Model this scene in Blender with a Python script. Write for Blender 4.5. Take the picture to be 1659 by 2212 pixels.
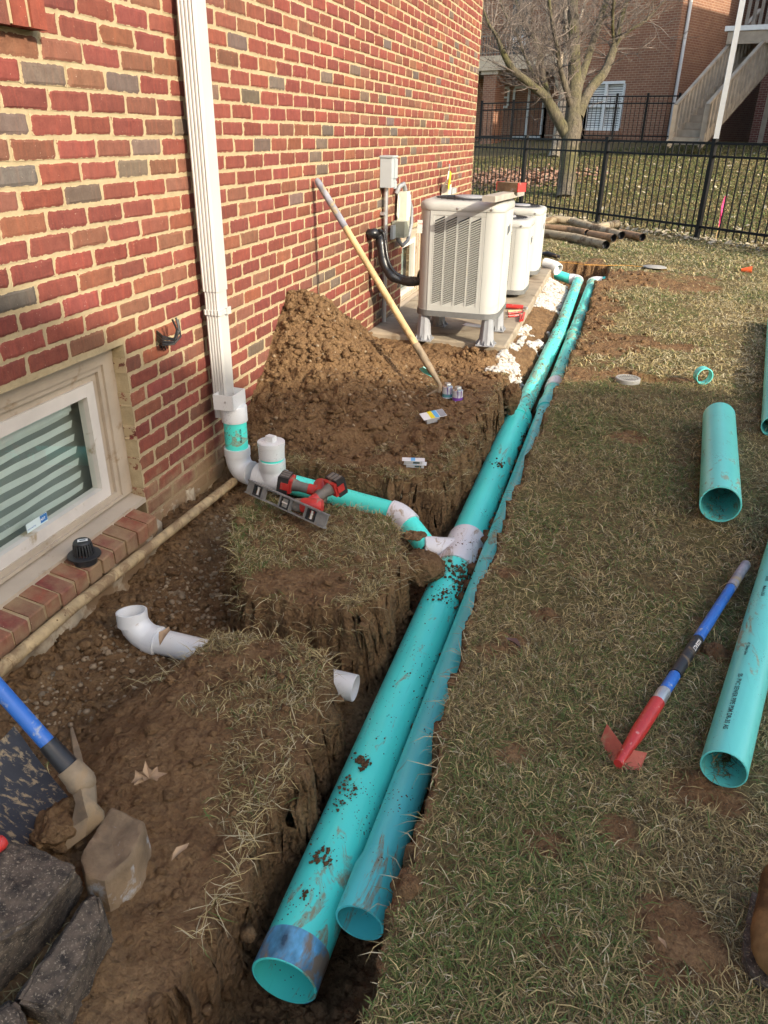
import bpy, math, random
import numpy as np
from mathutils import Vector, Matrix

random.seed(7); RNG = np.random.default_rng(7)
scene = bpy.context.scene
for o in list(bpy.data.objects): bpy.data.objects.remove(o)
COL = scene.collection

# ------------------------------------------------------------------ camera
CAM = np.array([1.7168, 0.0, 1.40]); YAW, PITCH, ROLL = .27958, .46859, .018195
FPX = 3000/1.85172; CX, CY = 829.5, 1106.0          # focal length and centre in 1659 x 2212 units
_f = np.array([-math.sin(YAW)*math.cos(PITCH), math.cos(YAW)*math.cos(PITCH), -math.sin(PITCH)])
_r = np.array([math.cos(YAW), math.sin(YAW), 0.0]); _u = np.cross(_r, _f)
_c, _s = math.cos(ROLL), math.sin(ROLL)
RT, UP, FW = _r*_c+_u*_s, -_r*_s+_u*_c, _f
cam = bpy.data.cameras.new('camera'); cam_o = bpy.data.objects.new('camera', cam); COL.objects.link(cam_o)
cam.sensor_fit = 'VERTICAL'; cam.sensor_height = 36.0; cam.lens = 36.0*3000/4096
cam.clip_start = .05; cam.clip_end = 400
m = Matrix.Identity(4)
for i in range(3):
    m[i][0], m[i][1], m[i][2], m[i][3] = RT[i], UP[i], -FW[i], CAM[i]
cam_o.matrix_world = m
scene.camera = cam_o

# ------------------------------------------------------------------ light
SUN = np.array([-1.0, .6, -.57]); SUN /= np.linalg.norm(SUN)
w = bpy.data.worlds.new('World'); scene.world = w; w.use_nodes = True
nt = w.node_tree; bg = nt.nodes['Background']; sky = nt.nodes.new('ShaderNodeTexSky')
sky.sky_type = 'NISHITA'; sky.sun_disc = False
sky.sun_elevation = math.asin(-SUN[2]); sky.sun_rotation = math.atan2(-SUN[0], -SUN[1])
sky.air_density = 1.0; sky.dust_density = 2.5; sky.ozone_density = 1.0
nt.links.new(sky.outputs[0], bg.inputs[0]); bg.inputs[1].default_value = .15
sl = bpy.data.lights.new('sun', 'SUN'); sl.energy = 2.35; sl.angle = math.radians(.53); sl.color = (1, .93, .82)
so = bpy.data.objects.new('sun', sl); COL.objects.link(so); so.location = (12, -8, 12)
so.rotation_euler = Vector(SUN).to_track_quat('-Z', 'Y').to_euler()
scene.view_settings.view_transform = 'Standard'; scene.view_settings.look = 'None'
scene.view_settings.exposure = 1.52; scene.view_settings.gamma = 1.0
scene.view_settings.use_white_balance = True; scene.view_settings.white_balance_temperature = 6900; scene.view_settings.white_balance_tint = 8
scene.cycles.max_bounces = 4; scene.cycles.diffuse_bounces = 2; scene.cycles.glossy_bounces = 2; scene.cycles.adaptive_threshold = .025
scene.cycles.transmission_bounces = 4; scene.cycles.transparent_max_bounces = 8
scene.cycles.use_denoising = True; scene.cycles.caustics_reflective = False; scene.cycles.caustics_refractive = False

# ------------------------------------------------------------------ picture -> place
def ray(x, y): return FW+RT*(x-CX)/FPX-UP*(y-CY)/FPX
def pz(x, y, z): d = ray(x, y); return CAM+d*(z-CAM[2])/d[2]
def px(x, y, X): d = ray(x, y); return CAM+d*(X-CAM[0])/d[0]
def py(x, y, Y): d = ray(x, y); return CAM+d*(Y-CAM[1])/d[1]
def pd(x, y, D): return CAM+ray(x, y)*D
def proj(P):
    d = np.asarray(P, float)-CAM; t = d@FW
    return CX+FPX*(d@RT)/t, CY-FPX*(d@UP)/t, t
def zat(P, x, y):
    d = ray(x, y); t = math.hypot(P[0]-CAM[0], P[1]-CAM[1])/math.hypot(d[0], d[1]); return CAM[2]+d[2]*t

# ------------------------------------------------------------------ noise (numpy)
def _hash(ix, iy, seed):
    h = (ix.astype(np.int64)*374761393+iy.astype(np.int64)*668265263+seed*974634541) & 0xffffffff
    h = ((h ^ (h >> 13))*1274126177) & 0xffffffff
    return ((h ^ (h >> 16)) & 0xffff)/65535.0
def vnoise(x, y, seed=0):
    x = np.asarray(x, float); y = np.asarray(y, float)
    ix, iy = np.floor(x), np.floor(y); fx, fy = x-ix, y-iy
    ux, uy = fx*fx*(3-2*fx), fy*fy*(3-2*fy)
    a, b = _hash(ix, iy, seed), _hash(ix+1, iy, seed); c, d = _hash(ix, iy+1, seed), _hash(ix+1, iy+1, seed)
    return (a*(1-ux)+b*ux)*(1-uy)+(c*(1-ux)+d*ux)*uy-.5
def fbm(x, y, size, octv=3, seed=0, gain=.5):
    r = 0; amp = 1; s = 1/size
    for i in range(octv):
        r = r+amp*vnoise(np.asarray(x)*s+i*17.3, np.asarray(y)*s-i*9.1, seed+i); amp *= gain; s *= 2.03
    return r
def smooth(a, b, x):
    t = np.clip((np.asarray(x, float)-a)/(b-a), 0, 1); return t*t*(3-2*t)
def sdf(poly, x, y):
    """signed distance to polygon, positive inside"""
    x = np.asarray(x, float); y = np.asarray(y, float); d = np.full(x.shape, 1e9); ins = np.zeros(x.shape, bool)
    n = len(poly)
    for i in range(n):
        x1, y1 = poly[i]; x2, y2 = poly[(i+1) % n]; ex, ey = x2-x1, y2-y1
        t = np.clip(((x-x1)*ex+(y-y1)*ey)/(ex*ex+ey*ey+1e-12), 0, 1)
        d = np.minimum(d, np.hypot(x-x1-t*ex, y-y1-t*ey))
        if y1 != y2:
            c = ((y1 > y) != (y2 > y)) & (x < (x2-x1)*(y-y1)/(y2-y1)+x1); ins ^= c
    return np.where(ins, d, -d)

# ------------------------------------------------------------------ materials
def mat_new(name):
    m = bpy.data.materials.new(name); m.use_nodes = True
    return m, m.node_tree, m.node_tree.nodes['Principled BSDF']
class NB:
    """small node builder"""
    def __init__(s, nt): s.nt = nt
    def n(s, t, **kw):
        nd = s.nt.nodes.new(t)
        for k, v in kw.items(): setattr(nd, k, v)
        return nd
    def l(s, a, b): s.nt.links.new(a, b)
    def coord(s, kind='Object', scale=None):
        tc = s.n('ShaderNodeTexCoord')
        if scale is None: return tc.outputs[kind]
        mp = s.n('ShaderNodeMapping'); mp.inputs['Scale'].default_value = scale; s.l(tc.outputs[kind], mp.inputs[0]); return mp.outputs[0]
    def noise(s, vec, scale, detail=3, rough=.55, dist=0.0):
        nd = s.n('ShaderNodeTexNoise'); s.l(vec, nd.inputs['Vector']); nd.inputs['Scale'].default_value = scale
        nd.inputs['Detail'].default_value = detail; nd.inputs['Roughness'].default_value = rough; nd.inputs['Distortion'].default_value = dist
        return nd.outputs['Fac']
    def voro(s, vec, scale, feature='F1', rnd=1.0):
        nd = s.n('ShaderNodeTexVoronoi'); nd.feature = feature; s.l(vec, nd.inputs['Vector']); nd.inputs['Scale'].default_value = scale
        nd.inputs['Randomness'].default_value = rnd; return nd
    def ramp(s, fac, stops):
        nd = s.n('ShaderNodeValToRGB'); cr = nd.color_ramp
        while len(cr.elements) < len(stops): cr.elements.new(.5)
        for e, (p, c) in zip(cr.elements, stops):
            e.position = p; e.color = c if len(c) == 4 else (*c, 1)
        s.l(fac, nd.inputs[0]); return nd.outputs[0]
    def rng(s, fac, a, b, c=0.0, d=1.0):
        nd = s.n('ShaderNodeMapRange'); nd.inputs[1].default_value = a; nd.inputs[2].default_value = b
        nd.inputs[3].default_value = c; nd.inputs[4].default_value = d; s.l(fac, nd.inputs[0]); return nd.outputs[0]
    def math(s, op, a, b=None):
        nd = s.n('ShaderNodeMath', operation=op)
        for i, v in enumerate((a, b)):
            if v is None: continue
            if isinstance(v, (int, float)): nd.inputs[i].default_value = v
            else: s.l(v, nd.inputs[i])
        return nd.outputs[0]
    def mix(s, fac, a, b, mode='MIX'):
        nd = s.n('ShaderNodeMix', data_type='RGBA', blend_type=mode)
        for i, v in ((0, fac), (6, a), (7, b)):
            if isinstance(v, (int, float)): nd.inputs[i].default_value = v
            elif isinstance(v, tuple): nd.inputs[i].default_value = v if len(v) == 4 else (*v, 1)
            else: s.l(v, nd.inputs[i])
        return nd.outputs[2]
    def bump(s, h, strength, dist, prev=None):
        nd = s.n('ShaderNodeBump'); nd.inputs['Strength'].default_value = strength; nd.inputs['Distance'].default_value = dist
        s.l(h, nd.inputs['Height'])
        if prev is not None: s.l(prev, nd.inputs['Normal'])
        return nd.outputs[0]
MUD = (.13, .072, .032); MUDL = (.27, .18, .09)
def pmat(name, base, rough=.5, var=.15, vscale=12, bump=0, bscale=60, metal=0, dirt=0, dscale=9, dcol=MUDL, specks=0, stretch=None, spec=.5, coat=0):
    """plain surface with uneven colour, optional mud smears and specks"""
    m, nt, P = mat_new(name); b = NB(nt); v = b.coord('Object'); vs = b.coord('Object', stretch) if stretch else v
    n1 = b.noise(vs, vscale, 4)
    c = b.mix(b.rng(n1, .3, .7), tuple(x*(1-var) for x in base), tuple(min(1, x*(1+var)) for x in base))
    r = None
    if dirt:
        n2 = b.noise(vs, dscale, 5, .62, .4); f = b.rng(n2, .62-dirt*.3, .72-dirt*.3); c = b.mix(f, c, dcol)
    if specks:
        vo = b.voro(v, specks); n3 = b.noise(v, specks*.12, 2)
        th = b.rng(n3, .45, .75, 0, .22); f3 = b.math('LESS_THAN', vo.outputs['Distance'], th); c = b.mix(f3, c, MUD)
    b.l(c, P.inputs['Base Color']); P.inputs['Roughness'].default_value = rough; P.inputs['Metallic'].default_value = metal
    P.inputs['Specular IOR Level'].default_value = spec; P.inputs['Coat Weight'].default_value = coat
    rr = b.rng(n1, .3, .7, max(.05, rough-.08), min(1, rough+.1)); b.l(rr, P.inputs['Roughness'])
    if bump:
        b.l(b.bump(b.noise(v, bscale, 4, .6), bump, .004), P.inputs['Normal'])
    return m

# ------------------------------------------------------------------ meshes
class MB:
    def __init__(s): s.v = []; s.f = []; s.mi = []
    def add(s, vs, fs, mi=0):
        o = len(s.v); s.v += [tuple(map(float, p)) for p in vs]; s.f += [tuple(i+o for i in f) for f in fs]; s.mi += [mi]*len(fs); return s
    def box(s, c, size, axes=None, mi=0):
        c = np.asarray(c, float); hx, hy, hz = [q/2 for q in size]
        A = np.eye(3) if axes is None else np.asarray(axes, float)
        vs = [c+A[0]*sx*hx+A[1]*sy*hy+A[2]*sz*hz for sz in (-1, 1) for sy in (-1, 1) for sx in (-1, 1)]
        return s.add(vs, [(0, 2, 3, 1), (4, 5, 7, 6), (0, 1, 5, 4), (2, 6, 7, 3), (0, 4, 6, 2), (1, 3, 7, 5)], mi)
    def bar(s, a, b, wd, th, up=(0, 0, 1), mi=0):
        a = np.asarray(a, float); b = np.asarray(b, float); d = b-a; L = np.linalg.norm(d); d = d/L
        u = np.asarray(up, float); sd = np.cross(d, u); n = np.linalg.norm(sd)
        if n < 1e-6: sd = np.cross(d, (1, 0, 0)); n = np.linalg.norm(sd)
        sd = sd/n; u = np.cross(sd, d)
        return s.box((a+b)/2, (L, wd, th), (d, sd, u), mi)
    def quad(s, a, b, c, d, mi=0): return s.add([a, b, c, d], [(0, 1, 2, 3)], mi)
    def tube(s, path, rad, seg=16, cap=True, mi=0, squash=1.0):
        P = [np.asarray(p, float) for p in path]; n = len(P)
        R = [rad]*n if isinstance(rad, (int, float)) else list(rad)
        T = []
        for i in range(n):
            t = P[min(i+1, n-1)]-P[max(i-1, 0)]; T.append(t/(np.linalg.norm(t)+1e-12))
        a = np.array([0, 0, 1.0]) if abs(T[0][2]) < .9 else np.array([1.0, 0, 0])
        u = np.cross(a, T[0]); u /= np.linalg.norm(u); vs = []
        for i in range(n):
            u = u-T[i]*(u@T[i]); u /= np.linalg.norm(u)+1e-12; w2 = np.cross(T[i], u)
            for k in range(seg):
                th = 2*math.pi*k/seg; vs.append(P[i]+R[i]*(u*math.cos(th)+w2*math.sin(th)*squash))
        fs = [(i*seg+k, i*seg+(k+1) % seg, (i+1)*seg+(k+1) % seg, (i+1)*seg+k) for i in range(n-1) for k in range(seg)]
        if cap: fs += [tuple(range(seg))[::-1], tuple((n-1)*seg+k for k in range(seg))]
        return s.add(vs, fs, mi)
    def lathe(s, org, axis, prof, seg=24, mi=0, closed=False):
        """prof: list of (distance along axis, radius)"""
        o = np.asarray(org, float); ax = np.asarray(axis, float); ax = ax/np.linalg.norm(ax)
        a = np.array([0, 0, 1.0]) if abs(ax[2]) < .9 else np.array([1.0, 0, 0])
        u = np.cross(a, ax); u /= np.linalg.norm(u); w2 = np.cross(ax, u); vs = []
        for t, r in prof:
            for k in range(seg):
                th = 2*math.pi*k/seg; vs.append(o+ax*t+r*(u*math.cos(th)+w2*math.sin(th)))
        n = len(prof)
        fs = [(i*seg+k, i*seg+(k+1) % seg, (i+1)*seg+(k+1) % seg, (i+1)*seg+k) for i in range(n-1) for k in range(seg)]
        if closed: fs += [((n-1)*seg+k, (n-1)*seg+(k+1) % seg, (k+1) % seg, k) for k in range(seg)]
        return s.add(vs, fs, mi)
    def pipe(s, a, b, ro, ri, seg=40, mi=0, nl=1):
        a = np.asarray(a, float); b = np.asarray(b, float); L = np.linalg.norm(b-a); c = min(.002, (ro-ri)*.3)
        pr = [(0, ri), (0, ro-c), (c, ro)]+[(L*i/nl, ro) for i in range(1, nl)]+[(L-c, ro), (L, ro-c), (L, ri)]
        return s.lathe(a, b-a, pr, seg, mi, closed=True)
    def prism(s, poly, o, ax, ay, depth, mi=0):
        """polygon (list of 2d) in plane o,ax,ay extruded along ax x ay by depth"""
        o, ax, ay = [np.asarray(q, float) for q in (o, ax, ay)]; nz = np.cross(ax, ay); n = len(poly)
        vs = [o+ax*x+ay*y for x, y in poly]+[o+ax*x+ay*y+nz*depth for x, y in poly]
        fs = [tuple(range(n))[::-1], tuple(range(n, 2*n))]+[(i, (i+1) % n, n+(i+1) % n, n+i) for i in range(n)]
        return s.add(vs, fs, mi)
    def build(s, name, mats, parent=None, loc=None, smooth=None, at=None):
        """one mesh object; vertices are given in world space"""
        off = np.zeros(3)
        if parent is not None: off = np.asarray(OFF.get(parent.name, (0, 0, 0)), float)
        elif loc is not None: off = np.asarray(loc, float)
        V = np.array(s.v, float)-off
        loc_l = np.zeros(3)
        if at is not None: loc_l = np.asarray(at, float)-off; V = V-loc_l
        me = bpy.data.meshes.new(name); me.from_pydata([tuple(p) for p in V], [], s.f)
        if not isinstance(mats, (list, tuple)): mats = [mats]
        for m in mats: me.materials.append(m)
        if len(mats) > 1: me.polygons.foreach_set('material_index', s.mi)
        me.validate(); me.update()
        if smooth: shade(me, smooth)
        o = bpy.data.objects.new(name, me); COL.objects.link(o)
        if parent is not None: o.parent = parent; o.location = loc_l
        else: o.location = off
        OFF[o.name] = off if at is None else off+loc_l
        return o
OFF = {}
def shade(me, ang):
    me.polygons.foreach_set('use_smooth', [True]*len(me.polygons)); me.set_sharp_from_angle(angle=math.radians(ang))
def thing(name, loc, label, cat, group=None):
    o = bpy.data.objects.new(name, None); COL.objects.link(o); o.location = tuple(map(float, loc)); o.empty_display_size = .05
    OFF[o.name] = np.asarray(loc, float); return tag(o, label, cat, group)
def tag(o, label=None, cat=None, group=None, kind=None):
    if label: o['label'] = label
    if cat: o['category'] = cat
    if group: o['group'] = group
    if kind: o['kind'] = kind
    return o
def raw_mesh(name, V, F, mat, kind=None, label=None, cat=None, parent=None, attrs=None, smooth=False):
    """numpy mesh; F is (n,3) or (n,4)"""
    me = bpy.data.meshes.new(name); V = np.ascontiguousarray(V, np.float32); F = np.ascontiguousarray(F, np.int32)
    k = F.shape[1]; me.vertices.add(len(V)); me.vertices.foreach_set('co', V.ravel())
    me.loops.add(F.size); me.loops.foreach_set('vertex_index', F.ravel())
    me.polygons.add(len(F)); me.polygons.foreach_set('loop_start', np.arange(0, F.size, k, dtype=np.int32))
    if smooth: me.polygons.foreach_set('use_smooth', np.ones(len(F), bool))
    for an, (ty, arr) in (attrs or {}).items():
        a = me.attributes.new(an, ty, 'POINT')
        a.data.foreach_set('color' if ty == 'FLOAT_COLOR' else 'value', np.ascontiguousarray(arr, np.float32).ravel())
    me.materials.append(mat); me.update(calc_edges=True)
    o = bpy.data.objects.new(name, me); COL.objects.link(o)
    if parent is not None:
        o.parent = parent; o.location = tuple(-OFF[parent.name]) if parent.name in OFF else (0, 0, 0)
    return tag(o, label, cat, None, kind)
def text_mesh(txt, size, bold=0):
    cu = bpy.data.curves.new('t', 'FONT'); cu.body = txt; cu.size = size; cu.offset = bold; cu.resolution_u = 2
    ob = bpy.data.objects.new('t', cu); me = ob.to_mesh()
    V = [tuple(v.co) for v in me.vertices]; F = [tuple(p.vertices) for p in me.polygons]
    ob.to_mesh_clear(); bpy.data.objects.remove(ob); bpy.data.curves.remove(cu)
    return np.array(V), F
def text_on_pipe(txt, size, A, B, R, t0, ang, flip=1, bold=0):
    """lettering wrapped on a pipe, running along it from t0 metres after A; ang measured from up vector"""
    V, F = text_mesh(txt, size, bold); A = np.asarray(A, float); B = np.asarray(B, float)
    d = (B-A)/np.linalg.norm(B-A); u = np.array([0, 0, 1.0])
    if abs(d[2]) > .9: u = np.array([1.0, 0, 0])
    u = u-d*(u@d); u /= np.linalg.norm(u); sd = np.cross(d, u); mb = MB(); pts = []
    for x, y, z in V:
        th = ang+flip*y/R; pts.append(A+d*(t0+flip*x)+(R+.0008)*(u*math.cos(th)-sd*math.sin(th)))
    mb.add(pts, F); return mb
def text_flat(txt, size, o, ax, ay, bold=0):
    V, F = text_mesh(txt, size, bold); o, ax, ay = [np.asarray(q, float) for q in (o, ax, ay)]
    return MB().add([o+ax*p[0]+ay*p[1] for p in V], F)
_ico = None
def blob(c, size, seed, rough=.35, sub=2, squash=1.0):
    """noise-deformed ball -> verts, faces (lumpy clod or stone)"""
    global _ico
    if _ico is None:
        import bmesh; _ico = {}
        for k in (1, 2, 3, 4):
            bm = bmesh.new(); bmesh.ops.create_icosphere(bm, subdivisions=k, radius=1)
            _ico[k] = (np.array([v.co[:] for v in bm.verts]), np.array([[v.index for v in f.verts] for f in bm.faces])); bm.free()
    V, F = _ico[sub]; rg = np.random.default_rng(seed); k = rg.uniform(-1, 1, (6, 3))*np.array([1.5, 1.5, 2.2, 3.5, 4.5, 7])[:, None]; ph = rg.uniform(0, 6.3, 6)
    d = sum(a*np.sin(V@kk+p) for a, kk, p in zip((.5, .4, .35, .3, .22, .16), k, ph))*rough
    W = V*(1+d)[:, None]*np.asarray(size, float); W[:, 2] *= squash
    return W+np.asarray(c, float), F
def pile_mesh(items, sub, rough=.35):
    """many lumps joined: items = [(centre, size3, seed)]"""
    VV, FF, n = [], [], 0
    for c, s3, sd in items:
        V, F = blob(c, s3, sd, rough, sub); VV.append(V); FF.append(F+n); n += len(V)
    return np.concatenate(VV), np.concatenate(FF)
# ------------------------------------------------------------------ the ground
def hill(x, y):
    d = (x-2.9)*.70+(y-13.14)*.71-.6
    z = .118*np.maximum(d, 0); return np.where(z > 1.0, 1.0+.30*np.tanh((z-1.0)/.30), z)
LAWN = [(1.48, -5), (1.48, .84), (1.475, 1.2), (1.46, 1.5), (1.44, 1.8), (1.44, 2.2), (1.45, 2.6), (1.45, 3.3), (1.475, 4.33), (1.52, 5.3), (1.56, 6.5),
        (1.56, 8.6), (1.66, 8.8), (1.66, 9.9), (1.2, 10.0), (.95, 9.75), (1.0, 9.2), (-.2, 9.1), (-60, 9.1), (-60, 120), (120, 120), (120, -5)]
BLOCK2 = [(1.10, -5), (1.10, .8), (1.11, 1.0), (1.11, 1.25), (1.10, 1.48), (1.05, 1.72), (.88, 1.78), (.70, 1.69), (.58, 1.47), (.47, 1.22), (.33, 1.03), (-.3, .93), (-.3, -5)]
BLOCK1 = [(.40, 2.42), (.53, 2.16), (.69, 1.88), (.9, 1.865), (1.08, 1.91), (1.14, 2.36), (.99, 2.61), (.70, 2.64), (.42, 2.56)]
UPPER = [(.26, 3.02), (.62, 2.99), (.9, 2.945), (1.13, 3.05), (1.165, 3.36), (1.185, 3.9), (1.21, 4.45), (1.15, 4.72), (1.07, 4.8), (1.07, 5.45), (-.4, 5.45), (-.4, 3.2), (.1, 3.12)]
GRAV = [(.9, 4.70), (1.17, 4.75), (1.235, 5.5), (1.28, 6.5), (1.29, 8.75), (.9, 9.0)]
BARE = [(pz(a, b, 0)[0], pz(a, b, 0)[1], r) for a, b, r in [(1445, 2010, .075), (1500, 2060, .07), (1410, 2110, .045), (1180, 2045, .04), (1272, 1242, .04), (1180, 1330, .06),
        (1062, 1412, .05), (1110, 1395, .05), (1365, 945, .11), (1545, 1415, .06), (1525, 1345, .05), (1480, 1695, .06), (1110, 1640, .07), (1180, 1820, .06), (1330, 1800, .05), (1100, 1240, .05), (1560, 1720, .05), (1480, 750, .14), (1470, 1000, .05)]]
def bare_mask(x, y):
    b = np.zeros(np.shape(x)); n = fbm(x, y, .12, 3, 31)
    for cx_, cy_, r in BARE: b = np.maximum(b, smooth(1.25, .55, np.hypot(x-cx_, y-cy_)/r+n*.9))
    for cx_, cy_, rx, ry in [(1.72, 5.75, .36, .62), (1.95, 8.9, .75, .75), (1.66, 7.2, .22, .9), (1.62, 8.9, .3, 1.2), (1.95, 5.06, .3, .1)]:
        b = np.maximum(b, smooth(1.3, .6, np.hypot((x-cx_)/rx, (y-cy_)/ry)+fbm(x, y, .3, 4, 33)*1.3))
    return b
def regions(x, y):
    e = fbm(x, y, .16, 3, 3)*.05+fbm(x, y, .04, 2, 5)*.004
    return dict(lawn=sdf(LAWN, x, y)+e*.4, b2=sdf(BLOCK2, x, y)+e, b1=sdf(BLOCK1, x, y)+e, up=sdf(UPPER, x, y)+e, gr=sdf(GRAV, x, y)+e)
def soil_noise(x, y):
    return fbm(x, y, .22, 2, 11)*.035+np.abs(fbm(x, y, .07, 2, 13))*.034+np.abs(fbm(x, y, .030, 2, 15))*.022
def ground_h(x, y, rg=None, detail=True):
    x = np.asarray(x, float); y = np.asarray(y, float); R = rg or regions(x, y)
    # dug floor
    fl = np.interp(y, [.3, .9, 4.6, 6.2, 8.6, 8.9, 9.9], [-.42, -.40, -.29, -.20, -.15, -.25, -.25])
    win = np.interp(x, [0, .12, .25, .6, .95, 1.12], [-.16, -.18, -.23, -.27, -.29, -.36]); win = win+.03*smooth(2.1, 2.6, y)*(x < .5)
    br = np.interp(x, [0, .3, .9, 1.2], [-.16, -.15, -.19, -.33])
    k = smooth(1.22, 1.10, x)
    fl = np.where(y < 2.75, fl*(1-k)+win*k, fl*(1-k)+br*k)
    sn = soil_noise(x, y) if detail else 0
    h = fl+sn*1.15
    tops = dict(lawn=hill(x, y)+fbm(x, y, .9, 2, 21)*.015, b2=np.where(y < 1.8, .0-.10*smooth(.75, .45, x)-.07*smooth(1.5, .8, y)*smooth(.7, 1.1, x), 0)+sn*.7-.02,
                b1=.015+sn*.5, up=.02+.085*smooth(3.0, 3.8, y)-.10*smooth(4.25, 5.0, y)+sn*.75-.008, gr=-.03-.06*smooth(1.05, 1.27, x)+sn*.6)
    wd = dict(lawn=.005, b2=.022+.10*smooth(.85, .5, x), b1=.022, up=.022+.03*smooth(.5, .2, x), gr=.05)
    for kx in ('gr', 'up', 'b1', 'b2', 'lawn'):
        q_ = np.clip(1+R[kx]/(2*wd[kx]), 0, 1); t = q_*q_*(2-q_) if kx != 'gr' else smooth(-wd[kx], wd[kx], R[kx]); tp = tops[kx]
        if kx == 'lawn' and detail:
            bm_ = bare_mask(x, y); tp = tp+bm_*(sn*.8-.012)+fbm(x, y, .05, 2, 23)*.008
            hole = smooth(1.1, .7, np.hypot((x-2.03)/.20, (y-5.03)/.085)); tp = tp-hole*.07
            tp = tp+.05*smooth(1.2, .2, np.hypot((x-2.1)/.6, (y-9.15)/.35))
        h = h*(1-t)+tp*t
    return h
def grid_lines(parts):
    out = []
    for a, b, st in parts: out.append(np.arange(a, b-1e-6, st))
    return np.concatenate(out+[[parts[-1][1]]])
gx = grid_lines([(-60, -6, 6), (-6, -1, .8), (-1, -.2, .1), (-.2, 1.62, .0088), (1.62, 3.4, .026), (3.4, 6, .13), (6, 16, .8), (16, 100, 8)])
gy = grid_lines([(-12, 0, 1.5), (0, .3, .05), (.3, 2.1, .0088), (2.1, 5, .0125), (5, 10, .025), (10, 14, .1), (14, 34, .4), (34, 110, 8)])
GX, GY = np.meshgrid(gx, gy); RG = regions(GX, GY); GZ = ground_h(GX, GY, RG)
grd = np.gradient(GZ, gy, gx); steep = np.clip(np.hypot(*grd)-.8, 0, 2.5)/2.5      # rough trench sides
nearm = (GX > -.1) & (GX < 1.7) & (GY > .3) & (GY < 10)
GX2 = GX+np.where(nearm, steep*(fbm(GY*1.2+GZ*2, GZ*1.3+GX, .05, 3, 41))*.04, 0); GY2 = GY+np.where(nearm, steep*(fbm(GX*1.2-GZ*2, GZ*1.3+GY, .05, 3, 43))*.04, 0)
BMG = bare_mask(GX, GY); thatch = np.clip(smooth(0, .04, RG['lawn'])*(1-BMG), 0, 1)
NYg, NXg = GX.shape; ii = (np.arange(NYg-1)[:, None]*NXg+np.arange(NXg-1)[None]).ravel()
GF = np.stack([ii, ii+1, ii+NXg+1, ii+NXg], 1)
def soil_material():
    m, nt, P = mat_new('soil'); b = NB(nt); v = b.coord('Object')
    big = b.noise(v, 2.2, 4, .6); mid = b.noise(v, 14, 5, .65, .3); fine = b.noise(v, 90, 5, .7)
    c = b.ramp(big, [(.30, (.155, .088, .044)), (.5, (.205, .122, .061)), (.68, (.28, .172, .088))])
    c2 = b.ramp(mid, [(.3, (.115, .060, .030)), (.5, (.215, .126, .062)), (.72, (.34, .215, .11))])
    c = b.mix(.55, c, c2); c = b.mix(b.rng(fine, .35, .7, 0, .45), c, (.07, .038, .018), 'MIX')
    vo = b.voro(v, 55); st = b.math('LESS_THAN', vo.outputs['Distance'], b.rng(b.noise(v, 5, 2), .5, .8, 0, .2))
    c = b.mix(b.math('MULTIPLY', st, .8), c, (.33, .25, .16))
    at = b.n('ShaderNodeAttribute', attribute_name='thatch')
    th = b.ramp(b.noise(v, 60, 5, .7), [(.3, (.085, .06, .028)), (.55, (.16, .118, .056)), (.75, (.27, .205, .10))])
    gn = b.noise(v, 2.5, 3); th = b.mix(b.rng(gn, .45, .65, 0, .5), th, (.10, .11, .036))
    c = b.mix(b.rng(at.outputs['Fac'], .2, .8), c, th)
    b.l(c, P.inputs['Base Color']); P.inputs['Roughness'].default_value = .95; P.inputs['Specular IOR Level'].default_value = .15
    vo2 = b.voro(v, 70, 'SMOOTH_F1'); n = b.bump(vo2.outputs['Distance'], .8, .016); n = b.bump(fine, 1.0, .010, n); n = b.bump(mid, .7, .03, n)
    b.l(n, P.inputs['Normal']); return m
M = {}
M['soil'] = soil_material()
ground = raw_mesh('ground', np.stack([GX2, GY2, GZ], -1).reshape(-1, 3), GF, M['soil'], kind='structure', attrs={'thatch': ('FLOAT', thatch.ravel())}, smooth=True)
ground['label'] = 'brown clay ground with trenches and worn lawn'
def samp(xs, ys, Z, x, y):
    x = np.asarray(x, float); y = np.asarray(y, float)
    i = np.clip(np.searchsorted(xs, x)-1, 0, len(xs)-2); j = np.clip(np.searchsorted(ys, y)-1, 0, len(ys)-2)
    u = np.clip((x-xs[i])/(xs[i+1]-xs[i]), 0, 1); v = np.clip((y-ys[j])/(ys[j+1]-ys[j]), 0, 1)
    return (Z[j, i]*(1-u)+Z[j, i+1]*u)*(1-v)+(Z[j+1, i]*(1-u)+Z[j+1, i+1]*u)*v
def gz(x, y): return float(samp(gx, gy, GZ, x, y))
def far_hit(x, y):
    """where the line of sight meets the rising lawn"""
    d = ray(x, y); t = 5.0
    for _ in range(2000):
        P = CAM+d*t
        if P[2] < float(hill(P[0], P[1])): return P
        t += .02
    return CAM+d*t

# ------------------------------------------------------------------ the mound of dug earth against the wall
def mound_h(x, y):
    a = .47*np.exp(-(np.maximum(x-.06, 0)/.36)**2-((y-4.02)/np.where(y < 4.02, .42, .62))**2)
    b_ = .09*np.exp(-((x-.93)/.15)**2-((y-4.98)/.15)**2)+.06*np.exp(-((x-.62)/.2)**2-((y-4.9)/.2)**2)
    c_ = .10*np.exp(-((x-.45)/.40)**2-((y-3.55)/.38)**2)
    return a+b_+c_
mx_, my_ = np.meshgrid(np.arange(-.03, 1.13, .0095), np.arange(3.02, 5.44, .0105))
mh = mound_h(mx_, my_); base = ground_h(mx_, my_, detail=False)
rough_ = (np.abs(fbm(mx_, my_, .07, 3, 51))*.075+np.abs(fbm(mx_, my_, .025, 2, 53))*.03+fbm(mx_, my_, .25, 2, 55)*.05)
mz_ = base+mh+(rough_-.02)*smooth(.03, .10, mh)-.06*smooth(.06, .015, mh)
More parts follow.
